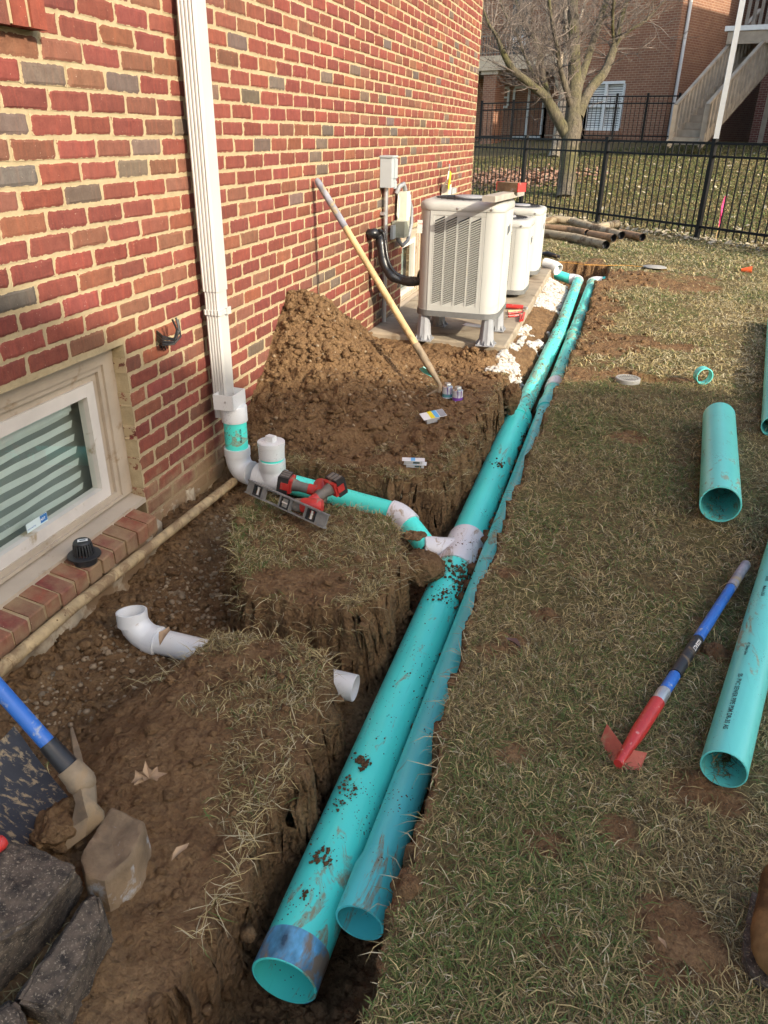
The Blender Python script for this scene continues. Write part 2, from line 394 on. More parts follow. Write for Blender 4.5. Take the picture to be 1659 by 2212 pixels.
def mound_z(x, y): return float(samp(mx_[0], my_[:, 0], mz_, x, y))
def surf(x, y): return max(gz(x, y), mound_z(x, y) if (-.03 < x < 1.13 and 3.02 < y < 5.44) else -9)
NY2, NX2 = mx_.shape; ii = (np.arange(NY2-1)[:, None]*NX2+np.arange(NX2-1)[None]).ravel()
M['clay'] = pmat('loose_clay', (.25, .14, .062), .95, .45, 16, .9, 70, specks=0, spec=.15)
mound = raw_mesh('dirt_mound', np.stack([mx_, my_, mz_], -1).reshape(-1, 3), np.stack([ii, ii+1, ii+NX2+1, ii+NX2], 1), M['soil'], kind='stuff', attrs={'thatch': ('FLOAT', np.zeros(mx_.size))}, smooth=True,
                 label='heap of loose brown clay dug out against the brick wall')
# lumps on the mound and loose crumbs in the trenches
items = []
while len(items) < 6500:
    x, y = random.uniform(0, 1.1), random.uniform(3.1, 5.3); h = float(samp(mx_[0], my_[:, 0], mh, x, y))
    if random.random() > h*4+.10: continue
    r = .0028+.019*random.random()**7
    items.append(((x, y, surf(x, y)+r*.25), (r*random.uniform(.8, 1.3), r*random.uniform(.8, 1.3), r*.8), random.randrange(400)))
V, F = pile_mesh(items, 1, .75)
raw_mesh('dirt_clods', V, F, M['soil'], kind='stuff', label='loose clods of clay lying on the heap')
M['clod'] = pmat('wet_clod', (.115, .064, .032), .95, .4, 22, .9, 80, spec=.15)
items = []
def crumb(x, y, r, dz=.2): items.append(((x, y, gz(x, y)+r*dz), (r*random.uniform(.8, 1.3), r*random.uniform(.8, 1.3), r*.8), random.randrange(400)))
pts = RNG.uniform((0, .4), (1.44, 5), (22000, 2)); RR = regions(pts[:, 0], pts[:, 1])
dug = np.maximum.reduce([RR['b1'], RR['b2'], RR['up'], RR['lawn']]) < -.005
zz = samp(gx, gy, GZ, pts[:, 0], pts[:, 1])
for (x, y), d_, z in zip(pts, dug, zz):
    if d_ or random.random() < .30:
        r = .002+.016*random.random()**5; items.append(((x, y, z+r*.2), (r*random.uniform(.8, 1.3), r*random.uniform(.8, 1.3), r*.8), random.randrange(400)))
for _ in range(700):
    x, y = random.uniform(1.46, 2.2), random.uniform(5, 9.6)
    if samp(gx, gy, BMG, x, y) > .5: crumb(x, y, .006+.02*random.random()**4)
V, F = pile_mesh(items, 1, .75)
raw_mesh('dirt_crumbs', V, F, M['soil'], kind='stuff', label='crumbs of dark earth scattered in the trenches')
# pebbles by the house wall, white stone beside the concrete pad
M['pebble'] = pmat('pebble', (.25, .18, .11), .8, .5, 30, .2, 90)
items = []
for _ in range(900):
    x, y = .16+abs(random.gauss(0, .16)), random.uniform(1.35, 2.75)
    if random.random() < .35: x, y = random.gauss(.42, .1), random.gauss(2.2, .16)
    if x > .75 or samp(gx, gy, RG['b1'], x, y) > -.02: continue
    crumb(x, y, .003+.009*random.random()**2)
for _ in range(260):
    x, y = random.uniform(.02, .8), random.uniform(3.2, 4.6); r = .003+.008*random.random()**2
    items.append(((x, y, surf(x, y)+r*.3), (r*1.2, r, r*.8), random.randrange(400)))
V, F = pile_mesh(items, 1, .25); raw_mesh('pebbles', V, F, M['pebble'], kind='stuff', label='small rounded pebbles in the soil below the window')
M['gravel'] = pmat('white_gravel', (.46, .44, .40), .85, .3, 25, .2, 80, dirt=.3, dscale=14)
items = []
gp = RNG.uniform((1.03, 4.55), (1.33, 9.0), (15000, 2)); wgt = fbm(gp[:, 0], gp[:, 1], .5, 3, 61)
gzz = samp(gx, gy, GZ, gp[:, 0], gp[:, 1]); sg = sdf(GRAV, gp[:, 0], gp[:, 1])
for (x, y), wv, z, s_ in zip(gp, wgt, gzz, sg):
    if wv > -.05-.25*(y > 7.3)-.15*(x < 1.13)+.12*(6.2 < y < 7.0) and s_ > -.05:
        r = .005+.010*random.random()**1.5; items.append(((x, y, z+r*.35), (r*1.2, r, r*.85), random.randrange(400)))
V, F = pile_mesh(items, 1, .4); raw_mesh('gravel', V, F, M['gravel'], kind='stuff', label='white crushed stone beside the concrete pad')

# ------------------------------------------------------------------ the brick house
def brick_material(name, src):
    m, nt, P = mat_new(name); b = NB(nt); g = b.n('ShaderNodeNewGeometry'); pos = g.outputs['Position']
    if src == 'object': col = b.n('ShaderNodeObjectInfo').outputs['Color']
    else: col = b.n('ShaderNodeAttribute', attribute_name='tone').outputs['Color']
    n1 = b.noise(pos, 26, 4, .6); n2 = b.noise(pos, 190, 3, .7)
    mp = b.n('ShaderNodeMapping'); mp.inputs['Scale'].default_value = (1, 1, .12); b.l(pos, mp.inputs[0])
    n3 = b.noise(mp.outputs[0], 60, 3, .6)
    c = b.mix(b.rng(n1, .35, .7, 0, .55), col, b.mix(1.0, col, (.55, .5, .5), 'MULTIPLY'))
    c = b.mix(b.rng(n3, .5, .75, 0, .45), c, b.mix(1.0, col, (1.5, 1.15, 1.0), 'MULTIPLY'))
    c = b.mix(b.rng(n2, .3, .7, 0, .45), c, b.mix(1.0, c, (.6, .55, .55), 'MULTIPLY'))
    vo = b.voro(pos, 130); fl = b.math('LESS_THAN', vo.outputs['Distance'], b.rng(b.noise(pos, 30, 2), .5, .75, 0, .22)); c = b.mix(b.math('MULTIPLY', fl, .7), c, (.55, .42, .32))
    ed = b.n('ShaderNodeAttribute', attribute_name='edge').outputs['Fac']
    sm = b.math('ADD', ed, b.rng(b.noise(pos, 38, 4, .65), .3, .75, .40, -.42)); f = b.rng(sm, .22, .14)
    c = b.mix(f, c, MORTAR)
    sp = b.n('ShaderNodeSeparateXYZ'); b.l(pos, sp.inputs[0])
    mz = b.math('ADD', sp.outputs['Z'], b.rng(b.noise(pos, 9, 4, .6), .3, .7, -.10, .10)); c = b.mix(b.rng(mz, .10, -.06, 0, .85), c, (.30, .205, .115))
    b.l(c, P.inputs['Base Color']); P.inputs['Roughness'].default_value = .88; P.inputs['Specular IOR Level'].default_value = .25
    n = b.bump(n1, .5, .006); n = b.bump(n2, .6, .003, n); b.l(n, P.inputs['Normal']); return m
MORTAR = (.42, .325, .195)
M['brick_o'] = brick_material('brick', 'object'); M['brick_a'] = brick_material('brick_far', 'attr')
def mortar_material():
    m, nt, P = mat_new('mortar'); b = NB(nt); v = b.n('ShaderNodeNewGeometry').outputs['Position']
    n1 = b.noise(v, 18, 4, .6); n2 = b.noise(v, 300, 3, .7)
    c = b.mix(b.rng(n1, .3, .7), (.36, .28, .165), (.48, .38, .235)); c = b.mix(b.rng(n2, .35, .7, 0, .35), c, (.30, .23, .13))
    sp = b.n('ShaderNodeSeparateXYZ'); b.l(v, sp.inputs[0]); mz = b.math('ADD', sp.outputs['Z'], b.rng(b.noise(v, 9, 4, .6), .3, .7, -.1, .1))
    c = b.mix(b.rng(mz, .10, -.06, 0, .8), c, (.30, .205, .115))
    b.l(c, P.inputs['Base Color']); P.inputs['Roughness'].default_value = .95; P.inputs['Specular IOR Level'].default_value = .1
    b.l(b.bump(n2, .9, .003, b.bump(b.noise(v, 60, 3), .6, .005)), P.inputs['Normal']); return m
M['mortar'] = mortar_material()
HC = .0677; BL = .2031; ZB = 1.6405; YJ = 2.1018; WEND = 9.45
WY0, WY1, WZ0, WZ1 = 1.12, 2.405, .03, .675
def brick_geo(L, H, depth, seed):
    rg = random.Random(seed); us = [-L/2, -L/2+.011, L/2-.011, L/2]; vs_ = [-H/2, -H/2+.009, H/2-.009, H/2]
    V, E = [], []
    tw = rg.uniform(-.0012, .0012)
    for j, v in enumerate(vs_):
        for i, u in enumerate(us):
            b_ = i in (0, 3) or j in (0, 3)
            V.append(((-.0022 if b_ else rg.uniform(-.0008, .0018))+tw*u/L*2, u+rg.uniform(-.0028, .0028), v+rg.uniform(-.0024, .0024))); E.append(0 if b_ else 1)
    F = [(j*4+i, j*4+i+1, j*4+i+5, j*4+i+4) for j in range(3) for i in range(3)]
    ring = [0, 1, 2, 3, 7, 11, 15, 14, 13, 12, 8, 4]; o = len(V)
    for r in ring: V.append((-depth, V[r][1], V[r][2])); E.append(0)
    F += [(ring[k], o+k, o+(k+1) % 12, ring[(k+1) % 12]) for k in range(12)]
    return V, F, E
def brick_tone(rg):
    q = rg.random(); k = rg.uniform(.84, 1.16)
    if q < .045: c = (.155, .112, .085)
    elif q < .065: c = (.14, .108, .092)
    elif q < .22: c = (.205, .090, .058)
    elif q < .34: c = (.24, .086, .053)
    else: c = (.215, .064, .047)
    return tuple(min(1, x*k*rg.uniform(.93, 1.07)) for x in c)
house = thing('brick_house', (0, 5, 0), 'red brick house wall with white downspout running along the trench', 'house')
mb = MB()
for y0, y1, z0, z1 in ((.0, WY0, -.14, 3.05), (WY1, WEND-.004, -.14, 3.05), (WY0, WY1, WZ1, 3.05)):
    if y0 > 2:   # second basement window behind the condensers
        mb.box((-.0615, (y0+6.38)/2, (z0+z1)/2), (.117, 6.38-y0, z1-z0)); mb.box((-.0615, (7.25+y1)/2, (z0+z1)/2), (.117, y1-7.25, z1-z0)); mb.box((-.0615, 6.815, (.66+z1)/2), (.117, .87, z1-.66))
    else: mb.box((-.0615, (y0+y1)/2, (z0+z1)/2), (.117, y1-y0, z1-z0))
wall = mb.build('wall', M['mortar'], house)
bricks = []      # (y0,y1,row,depth)
rgb = random.Random(5)
for k in range(-20, 26):
    zc = ZB-(k+.5)*HC; off = YJ+(0 if k % 2 else BL/2)
    n0 = math.floor((0-off)/BL)
    for n in range(n0, n0+50):
        a, b_ = off+n*BL+.0052, off+(n+1)*BL-.0052; dep = .03
        a = max(a, .0)
        if b_ > WEND-.003: b_ = WEND-.002
        if b_-a < .03 or a > WEND: continue
        segs = [(a, b_)]
        if zc < WZ1+.0:
            ns = []
            for s0, s1 in segs:
                for q0, q1 in ((WY0, WY1), (6.38, 7.25)):
                    pass
                cuts = [(s0, s1)]
                for q0, q1 in ((WY0, WY1), (6.38, 7.25)):
                    cc = []
                    for c0, c1 in cuts:
                        if c1 <= q0 or c0 >= q1: cc.append((c0, c1))
                        else:
                            if c0 < q0: cc.append((c0, q0))
                            if c1 > q1: cc.append((q1, c1))
                    cuts = cc
                ns += cuts
            segs = ns
        if k in (-1, -2) and a < 2.19:       # brick sill of the window above
            segs = [(max(s0, 2.197), s1) for s0, s1 in segs if s1 > 2.23]
        for s0, s1 in segs:
            if s1-s0 < .025: continue
            jam = abs(s0-WY1) < .002 or abs(s1-WY0) < .002 or abs(s0-7.25) < .002 or abs(s1-6.38) < .002
            bricks.append((s0-(.003 if abs(s0-WY1) < .002 else 0), s1, k, .056 if jam else .03))
def seen_size(y0, y1, z):
    a = proj((0, y0, z)); b_ = proj((0, y1, z)); c = proj((0, y0, z+HC))
    if a[2] < .3: return 0
    x, y = (a[0]+b_[0])/2, a[1]
    if not (-40 < x < 1699 and -60 < y < 2272): return 0
    if z < .16 and y0 > 3.3: return 0
    return abs(b_[0]-a[0])*abs(c[1]-a[1])
bricks.sort(key=lambda t: -seen_size(t[0], t[1], ZB-(t[2]+.5)*HC))
variants = {}
VV, FF, EE, TT, nv = [], [], [], [], 0
for i, (y0, y1, k, dep) in enumerate(bricks):
    L = y1-y0; H = HC-.0108; zc = ZB-(k+.5)*HC+rgb.uniform(-.0012, .0012); yc = (y0+y1)/2
    if i < 300:
        key = (round(L, 3), dep, rgb.randrange(10) if abs(L-.1907) < .004 else i)
        if key not in variants:
            V, F, E = brick_geo(L, H, dep, hash(key) & 0xffff); me = bpy.data.meshes.new('brick'); me.from_pydata(V, [], F)
            at = me.attributes.new('edge', 'FLOAT', 'POINT'); at.data.foreach_set('value', [float(e) for e in E]); me.materials.append(M['brick_o']); me.update()
            variants[key] = me
        o = bpy.data.objects.new('brick', variants[key]); COL.objects.link(o); o.parent = wall
        o.location = (0+rgb.uniform(-.001, .0015), yc-5, zc); o.color = (*brick_tone(rgb), 1)
    else:
        V, F, E = brick_geo(L, H, dep, rgb.randrange(9999)); dx = rgb.uniform(-.001, .0015); t = brick_tone(rgb)
        VV += [(v[0]+dx, v[1]+yc, v[2]+zc) for v in V]; FF += [tuple(a+nv for a in f) for f in F]; EE += E; TT += [(*t, 1)]*len(V); nv += len(V)
raw_mesh('bricks', np.array(VV), np.array(FF), M['brick_a'], kind='stuff', parent=house, attrs={'edge': ('FLOAT', np.array(EE, float)), 'tone': ('FLOAT_COLOR', np.array(TT))})
# brick sills laid on edge
def rowlock(parent, y0, y1, x0, x1, zt, zb, fall, pitch=.0735):
    n = int(round((y1-y0)/pitch)); pt = (y1-y0)/n; mb = MB()
    mb.add([(x0, y0, zb), (x1-.006, y0, zb+.004), (x1-.006, y0, zt-fall-.004), (x0, y0, zt-.004), (x0, y1, zb), (x1-.006, y1, zb+.004), (x1-.006, y1, zt-fall-.004), (x0, y1, zt-.004)],
           [(0, 1, 2, 3), (7, 6, 5, 4), (0, 4, 5, 1), (3, 2, 6, 7), (1, 5, 6, 2), (0, 3, 7, 4)])
    sill = mb.build('window_sill', M['mortar'], parent)
    for i in range(n):
        rg = random.Random(i*7+int(zt*100)); a, b_ = y0+i*pt+.006, y0+(i+1)*pt-.006; j = lambda s=.002: rg.uniform(-s, s)
        c = MB(); dz = j(.003); dx = j(.004); r = .005
        prof = [(x0+.004, zb+.001), (x1+dx, zb+.001+j()), (x1+dx, zt-fall+dz-r), (x1+dx-r, zt-fall+dz), (x0+.004, zt+dz)]
        cy = (a+b_)/2; vs = [(x, a+j(), z) for x, z in prof]+[(x, a+.004, z+.0) for x, z in prof][0:0]+[(x, b_+j(), z) for x, z in prof]
        c.add(vs, [(4, 3, 2, 1, 0), (5, 6, 7, 8, 9)]+[(q, (q+1) % 5, 5+(q+1) % 5, 5+q) for q in range(5)])
        o = c.build('brick', M['brick_o'], sill, at=((x0+x1)/2, cy, zb)); o.color = (*random.Random(i+3).choice([(.25, .062, .045), (.22, .06, .05), (.19, .07, .05), (.26, .07, .045)]), 1)
        at = o.data.attributes.new('edge', 'FLOAT', 'POINT'); at.data.foreach_set('value', [.75]*len(o.data.vertices))
    return sill
rowlock(house, .6, 2.325, -.05, .10, .034, -.052, .027)
rowlock(house, .5, 2.19, -.05, .05, 1.748, 1.646, .01)
# upper storey and body of the house
m, nt_, P_ = mat_new('brick_upper'); b = NB(nt_); bt = b.n('ShaderNodeTexBrick'); v = b.n('ShaderNodeNewGeometry').outputs['Position']
mp = b.n('ShaderNodeMapping'); mp.inputs['Rotation'].default_value = (math.pi/2, 0, math.pi/2); 
cb = b.n('ShaderNodeCombineXYZ'); sp = b.n('ShaderNodeSeparateXYZ'); b.l(v, sp.inputs[0]); b.l(b.math('ADD', sp.outputs['Y'], sp.outputs['X']), cb.inputs[0]); b.l(sp.outputs['Z'], cb.inputs[1]); b.l(cb.outputs[0], bt.inputs['Vector'])
bt.inputs['Scale'].default_value = 1; bt.inputs['Brick Width'].default_value = BL; bt.inputs['Row Height'].default_value = HC; bt.inputs['Mortar Size'].default_value = .006
bt.inputs['Color1'].default_value = (.285, .058, .043, 1); bt.inputs['Color2'].default_value = (.22, .085, .05, 1); bt.inputs['Mortar'].default_value = (*MORTAR, 1)
b.l(bt.outputs['Color'], P_.inputs['Base Color']); P_.inputs['Roughness'].default_value = .9; M['brick_upper'] = m
MB().box((-.045, 4.725, 4.3), (.08, 9.43, 2.49)).build('upper_wall', M['brick_upper'], house)
MB().box((-3.1, WEND-.06, 2.7), (5.95, .117, 5.7)).build('end_wall', M['brick_upper'], house)
M['roof'] = pmat('shingle', (.07, .065, .06), .9, .3, 6)
MB().add([(.35, -.3, 5.5), (.35, 9.8, 5.5), (-6.5, 9.8, 5.5), (-6.5, -.3, 5.5), (-3, -.3, 7.5), (-3, 9.8, 7.5)], [(0, 1, 5, 4), (2, 3, 4, 5), (0, 4, 3), (1, 2, 5), (0, 3, 2, 1)]).build('roof', M['roof'], house)
# foundation
M['found'] = pmat('old_parging', (.40, .33, .235), .95, .35, 8, .9, 30, dirt=.55, dscale=7, dcol=(.22, .14, .075))
fx, fz = np.meshgrid(np.arange(.3, 9.4, .012), np.linspace(-.46, -.055, 26))
dep = np.where(fx < 2.42, .075, -.004)+fbm(fx, fz*1.5, .16, 4, 71)*.05+fbm(fx, fz, .03, 2, 73)*.015
dep = np.where(fz > -.07, np.where(fx < 2.42, .03, -.02), dep)
NY3, NX3 = fx.shape; ii = (np.arange(NY3-1)[:, None]*NX3+np.arange(NX3-1)[None]).ravel()
raw_mesh('foundation', np.stack([dep, fx, fz], -1).reshape(-1, 3), np.stack([ii, ii+1, ii+NX3+1, ii+NX3], 1), M['found'], parent=house, smooth=True)
# basement windows
M['tan'] = pmat('tan_vinyl', (.42, .345, .265), .55, .1, 8, dirt=.12, dscale=10, dcol=(.28, .2, .12)); M['tan2'] = pmat('sash_vinyl', (.60, .55, .50), .45, .08, 8, dirt=.1, dscale=9, dcol=(.35, .27, .17))
m, nt_, P_ = mat_new('window_glass'); b = NB(nt_); nt_.nodes.remove(P_); out = nt_.nodes['Material Output']; tr = b.n('ShaderNodeBsdfTransparent'); gl = b.n('ShaderNodeBsdfGlossy'); gl.inputs['Roughness'].default_value = .03
tr.inputs[0].default_value = (.90, .96, .94, 1); fr = b.n('ShaderNodeLayerWeight'); mx = b.n('ShaderNodeMixShader'); b.l(b.math('ADD', b.math('MULTIPLY', b.math('POWER', fr.outputs['Facing'], 3.0), .6), .07), mx.inputs[0]); b.l(tr.outputs[0], mx.inputs[1]); b.l(gl.outputs[0], mx.inputs[2]); b.l(mx.outputs[0], out.inputs[0]); M['glass'] = m
M['blind'] = pmat('blind_slat', (.74, .80, .77), .7, .1, 7); M['blind_back'] = pmat('blind_back', (.30, .34, .32), .9, .1, 5)
def ring(mb, y0, y1, z0, z1, wd, x0, x1, wb=None):
    wb = wd if wb is None else wb
    mb.box(((x0+x1)/2, (y0+y1)/2, z1-wd/2), (x1-x0, y1-y0, wd)); mb.box(((x0+x1)/2, (y0+y1)/2, z0+wb/2), (x1-x0, y1-y0, wb))
    for a, b_ in ((y0, y0+wd), (y1-wd, y1)): mb.box(((x0+x1)/2, (a+b_)/2, (z0+wb+z1-wd)/2), (x1-x0, b_-a, z1-z0-wd-wb))
def window(parent, y0, y1, z0, z1, bands=True):
    mb = MB(); ring(mb, y0, y1, z0+.028, z1, .065, -.125, -.058, .012); ring(mb, y0+.065, y1-.065, z0+.04, z1-.065, .022, -.125, -.068, .022)
    ring(mb, y0+.087, y1-.087, z0+.062, z1-.087, .030, -.125, -.082, .020); fr = mb.build('window', M['tan'], parent)
    a, b_, c, d = y0+.117, y1-.117, z0+.062, z1-.117
    mb = MB(); ring(mb, a, b_, c, d, .046, -.118, -.074); mb.build('sash', M['tan2'], fr)
    a, b_, c, d = a+.046, b_-.046, c+.046, d-.046
    MB().quad((-.0955, a-.005, c-.005), (-.0955, b_+.005, c-.005), (-.0955, b_+.005, d+.005), (-.0955, a-.005, d+.005)).build('pane', M['glass'], fr)
    MB().add([(-.12, y0-.0, z0+.028), (.0, y0, z0+.008), (.0, y0, z0-.012), (-.12, y0, z0-.012), (-.12, y1+.0, z0+.028), (.0, y1, z0+.008), (.0, y1, z0-.012), (-.12, y1, z0-.012)],
             [(0, 1, 2, 3), (7, 6, 5, 4), (0, 4, 5, 1), (1, 5, 6, 2), (2, 6, 7, 3), (3, 7, 4, 0)]).build('sill_board', M['tan'], fr)
    MB().box((-.19, (a+b_)/2, (c+d)/2), (.005, b_-a+.3, d-c+.3)).build('blind_back', M['blind_back'], fr)
    if bands:
        z = d-.075; i = 0
        while z > c-.03:
            mb = MB(); ln = np.linspace(a-.06, b_-.015, 14); wob = [.0022*math.sin(q*9+i*1.7)+.0015*math.sin(q*23+i) for q in ln]
            vs = [(-.155+.01*s, q, z+(.031 if s else 0)+w_) for q, w_ in zip(ln, wob) for s in (0, 1)]
            mb.add(vs, [(2*q, 2*q+2, 2*q+3, 2*q+1) for q in range(13)]); mb.build('blind_slat', M['blind'], fr); z -= .0505; i += 1
        MB().box((-.15, (a+b_)/2, d-.02), (.01, b_-a-.02, .075)).build('blind_slat', M['blind'], fr)
    return fr, (a, b_, c, d)
win, gl_ = window(house, WY0, WY1, WZ0, WZ1)
M['wood_pale'] = pmat('pale_trim', (.62, .46, .27), .6, .12, 6, stretch=(1, 1, .1))
win2, _ = window(house, 6.38, 7.25, .02, .66, False)
# alarm sticker
M['sticker'] = pmat('sticker', (.62, .72, .72), .5, .05); M['blue'] = pmat('sticker_blue', (.03, .16, .42), .5, .05); M['white'] = pmat('white_print', (.8, .8, .8), .5, .03)
A = px(57, 1140, -.092); B_ = px(103, 1118, -.092); yy0, yy1, zc = A[1], B_[1], (A[2]+B_[2])/2
MB().box((-.0925, (yy0+yy1)/2, zc), (.0006, yy1-yy0, .034)).build('alarm_sticker', M['sticker'], win)
sy = yy0+(yy1-yy0)*.62
MB().box((-.0918, (sy+yy1)/2+.001, zc+.002), (.0006, yy1-sy-.006, .027)).build('sticker_badge', M['blue'], win)
text_flat('ADT', .0125, (-.0912, sy+.0035, zc-.003), (0, 1, 0), (0, 0, 1), .0004).build('sticker_letters', M['white'], win)
text_flat('secured by', .0095, (-.0918, yy0+.003, zc-.008), (0, 1, 0), (0, 0, 1), .0001).build('sticker_words', M['blue'], win)
# ------------------------------------------------------------------ plastic drain pipes
def pvc_material(name, base, mud=.25, speck=95, scuff=.3):
    m, nt, P = mat_new(name); b = NB(nt); v = b.n('ShaderNodeNewGeometry').outputs['Position']
    n0 = b.noise(v, 3, 3); c = b.mix(b.rng(n0, .3, .7), tuple(x*.93 for x in base), tuple(min(1, x*1.06) for x in base))
    mp = b.n('ShaderNodeMapping'); mp.inputs['Scale'].default_value = (1, .35, 1); mp.inputs['Rotation'].default_value = (0, 0, .5); b.l(v, mp.inputs[0])
    sm = b.noise(mp.outputs[0], 15, 6, .68, 1.6); big = b.noise(v, 1.6, 2)
    th = b.math('ADD', sm, b.rng(big, .35, .7, -.12, .10)); f = b.rng(th, .60-mud*.12, .66-mud*.12); fine = b.noise(mp.outputs[0], 120, 3, .7)
    f = b.math('MULTIPLY', f, b.rng(fine, .3, .6, .25, 1)); c = b.mix(b.math('MULTIPLY', f, .85), c, (.33, .22, .11))
    mp2 = b.n('ShaderNodeMapping'); mp2.inputs['Scale'].default_value = (1, .05, 1); mp2.inputs['Rotation'].default_value = (0, 0, -.1); b.l(v, mp2.inputs[0])
    sc = b.noise(mp2.outputs[0], 90, 2, .6); c = b.mix(b.rng(sc, .66, .76, 0, scuff), c, tuple(x*.55 for x in base))
    vo = b.voro(v, speck); th2 = b.rng(b.noise(v, 7, 3), .45, .72, .0, .27); c = b.mix(b.math('LESS_THAN', vo.outputs['Distance'], th2), c, (.085, .045, .02))
    b.l(c, P.inputs['Base Color']); b.l(b.rng(f, 0, 1, .34, .9), P.inputs['Roughness'])
    b.l(b.bump(b.noise(v, 45, 3), .08, .004), P.inputs['Normal']); return m
TEAL = (.085, .82, .70)
M['teal'] = pvc_material('teal_pvc', TEAL, .35); M['teal_b'] = pvc_material('teal_pvc_dull', (.10, .70, .68), .2); M['teal_far'] = pvc_material('teal_pvc_muddy', (.10, .66, .57), .8, 60)
M['teal_clean'] = pvc_material('teal_pvc_loose', (.13, .62, .55), .1, 140, .3)
M['pvc'] = pvc_material('white_pvc', (.70, .70, .69), -.6, 160, .15); M['pvc_m'] = pvc_material('white_pvc_muddy', (.72, .71, .71), .55, 75, .3)
M['ink'] = pmat('black_ink', (.02, .05, .05), .6, .1); M['steel'] = pmat('bright_steel', (.6, .6, .6), .3, .1, metal=1)
M['primer'] = pmat('blue_primer', (.12, .38, .60), .35, .75, 14, dirt=.55, dscale=11, dcol=(.30, .24, .17), stretch=(1.6, .8, 1))
def rel(P, a, b_): return np.asarray(P, float)+np.array([a, b_, 0])
def arc(p0, p1, p2, n=9):
    p0, p1, p2 = [np.asarray(q, float) for q in (p0, p1, p2)]
    return [(1-t)**2*p0+2*t*(1-t)*p1+t*t*p2 for t in np.linspace(0, 1, n)]
# large run: six inch main, reducer, four inch tail, wye, branch to the downspout
Z6 = lambda y: float(np.interp(y, [.9, 4.6, 6.2, 8.9], [-.265, -.17, -.10, -.07]))
def on_line(x, y, zf):
    z = -.1
    for _ in range(8): P = pz(x, y, z); z = zf(P[1])
    return P
a6 = on_line(613, 2120, Z6); b6 = on_line(1118, 905, Z6)
dir6 = (b6-a6)/np.linalg.norm(b6-a6); R6, r6 = .077, .072; R4, r4 = .0535, .050
run = thing('sewer_pipe_run', (a6+b6)/2-np.array([0, 0, .1]), 'thick teal drain pipe with white wye and branch to the downspout', 'drain pipe')
wy = on_line(985, 1190, Z6); wy = a6+dir6*((wy-a6)@dir6)
w0, w1 = wy-dir6*.15, wy+dir6*.10
MB().pipe(a6, w0, R6, r6, 56, nl=12).build('pipe_length', M['teal'], run, smooth=40)
MB().pipe(w1, b6, R6, r6, 56, nl=12).build('pipe_length', M['teal'], run, smooth=40)
pr = MB(); pr.lathe(a6+dir6*.001, dir6, [(0, R6+.0006), (.075, R6+.0006), (.09, R6-.002)], 56); pb = pr.build('primer_band', M['primer'], run, smooth=40)
for s_, wd in ((w0+dir6*.0, .02), (w1, .075)):
    pass
mb = MB(); mb.lathe(w0-dir6*.02, dir6, [(0, R6+.0005), (.0, R6+.007), (.05, R6+.0075), (.075, R6+.004), (.19, R6+.004), (.20, R6+.008), (.268, R6+.008), (.272, R6+.0005)], 56)
wye = mb.build('wye_fitting', M['pvc_m'], run, smooth=35)
bz = -.10
p45 = pz(868, 1112, bz); pin = pz(924, 1185, -.185); pw = wy-dir6*.02+np.array([0, 0, .01]); ptee = pz(590, 1035, -.062); pel = px(516, 1020, .125); pel[2] = -.068
db = (pin-pw)/np.linalg.norm(pin-pw); RB, rb = .0475, .044
mb = MB(); mb.tube([pw, pw+(pin-pw)*.8], [RB+.016, RB+.006], 32); mb.lathe(pin-db*.055, db, [(0, RB+.001), (0, RB+.0075), (.075, RB+.0075), (.078, RB+.001)], 36); mb.build('wye_branch', M['pvc_m'], run, smooth=35)
d45 = (p45-pin)/np.linalg.norm(p45-pin); dbr = (ptee-p45)/np.linalg.norm(ptee-p45)
MB().pipe(pin, p45, RB, rb, 36).build('pipe_length', M['teal'], run, smooth=40)
mb = MB(); mb.tube(arc(p45-d45*.06, p45, p45+dbr*.05, 8), RB+.0065, 36); mb.build('elbow_fitting', M['pvc_m'], run, smooth=35)
MB().pipe(p45, ptee, RB, rb, 36).build('pipe_length', M['teal'], run, smooth=40)
MB().tube([ptee-dbr*-.075, ptee-dbr*.06], R4+.006, 36).build('tee_fitting', M['pvc'], run, smooth=35)
MB().lathe(ptee+dbr*.055, dbr, [(0, R4+.006), (.0, R4+.0085), (.03, R4+.0085), (.03, R4+.006)], 36).build('tee_hub', M['pvc'], run, smooth=35)
MB().tube([ptee, ptee+(0, 0, .055)], [R4+.007, R4+.006], 36).build('tee_neck', M['pvc'], run, smooth=35); MB().lathe(ptee+np.array([0, 0, .05]), (0, 0, 1), [(0, R4+.006), (.004, R4+.0085), (.05, R4+.0085), (.05, R4)], 36).build('tee_hub', M['pvc'], run, smooth=35)
pt = ptee+np.array([0, 0, .06])
MB().pipe(pt, pt+np.array([0, 0, .06]), R4, r4, 36).build('riser', M['teal'], run, smooth=40)
mb = MB(); mb.lathe(pt+np.array([0, 0, .052]), (0, 0, 1), [(0, R4), (0, R4+.006), (.058, R4+.0075), (.06, R4+.0095), (.078, R4+.0095), (.078, R4+.005)], 40); co = mb.build('cleanout', M['pvc'], run, smooth=35)
zc = pt[2]+.131
mb = MB(); mb.lathe((pt[0], pt[1], zc-.012), (0, 0, 1), [(0, R4+.004), (.012, R4+.004), (.013, R4-.004), (.011, .001)], 40); mb.box((pt[0], pt[1], zc+.012), (.042, .030, .028), ((.97, -.25, 0), (.25, .97, 0), (0, 0, 1))); mb.build('cleanout_plug', M['pvc'], co, smooth=35)
dv = np.array([0, 0, 1.0])
deh = (ptee-pel); deh[2] = 0; deh /= np.linalg.norm(deh); pc = np.array([pel[0], pel[1], ptee[2]]); de = (ptee-pc)/np.linalg.norm(ptee-pc)
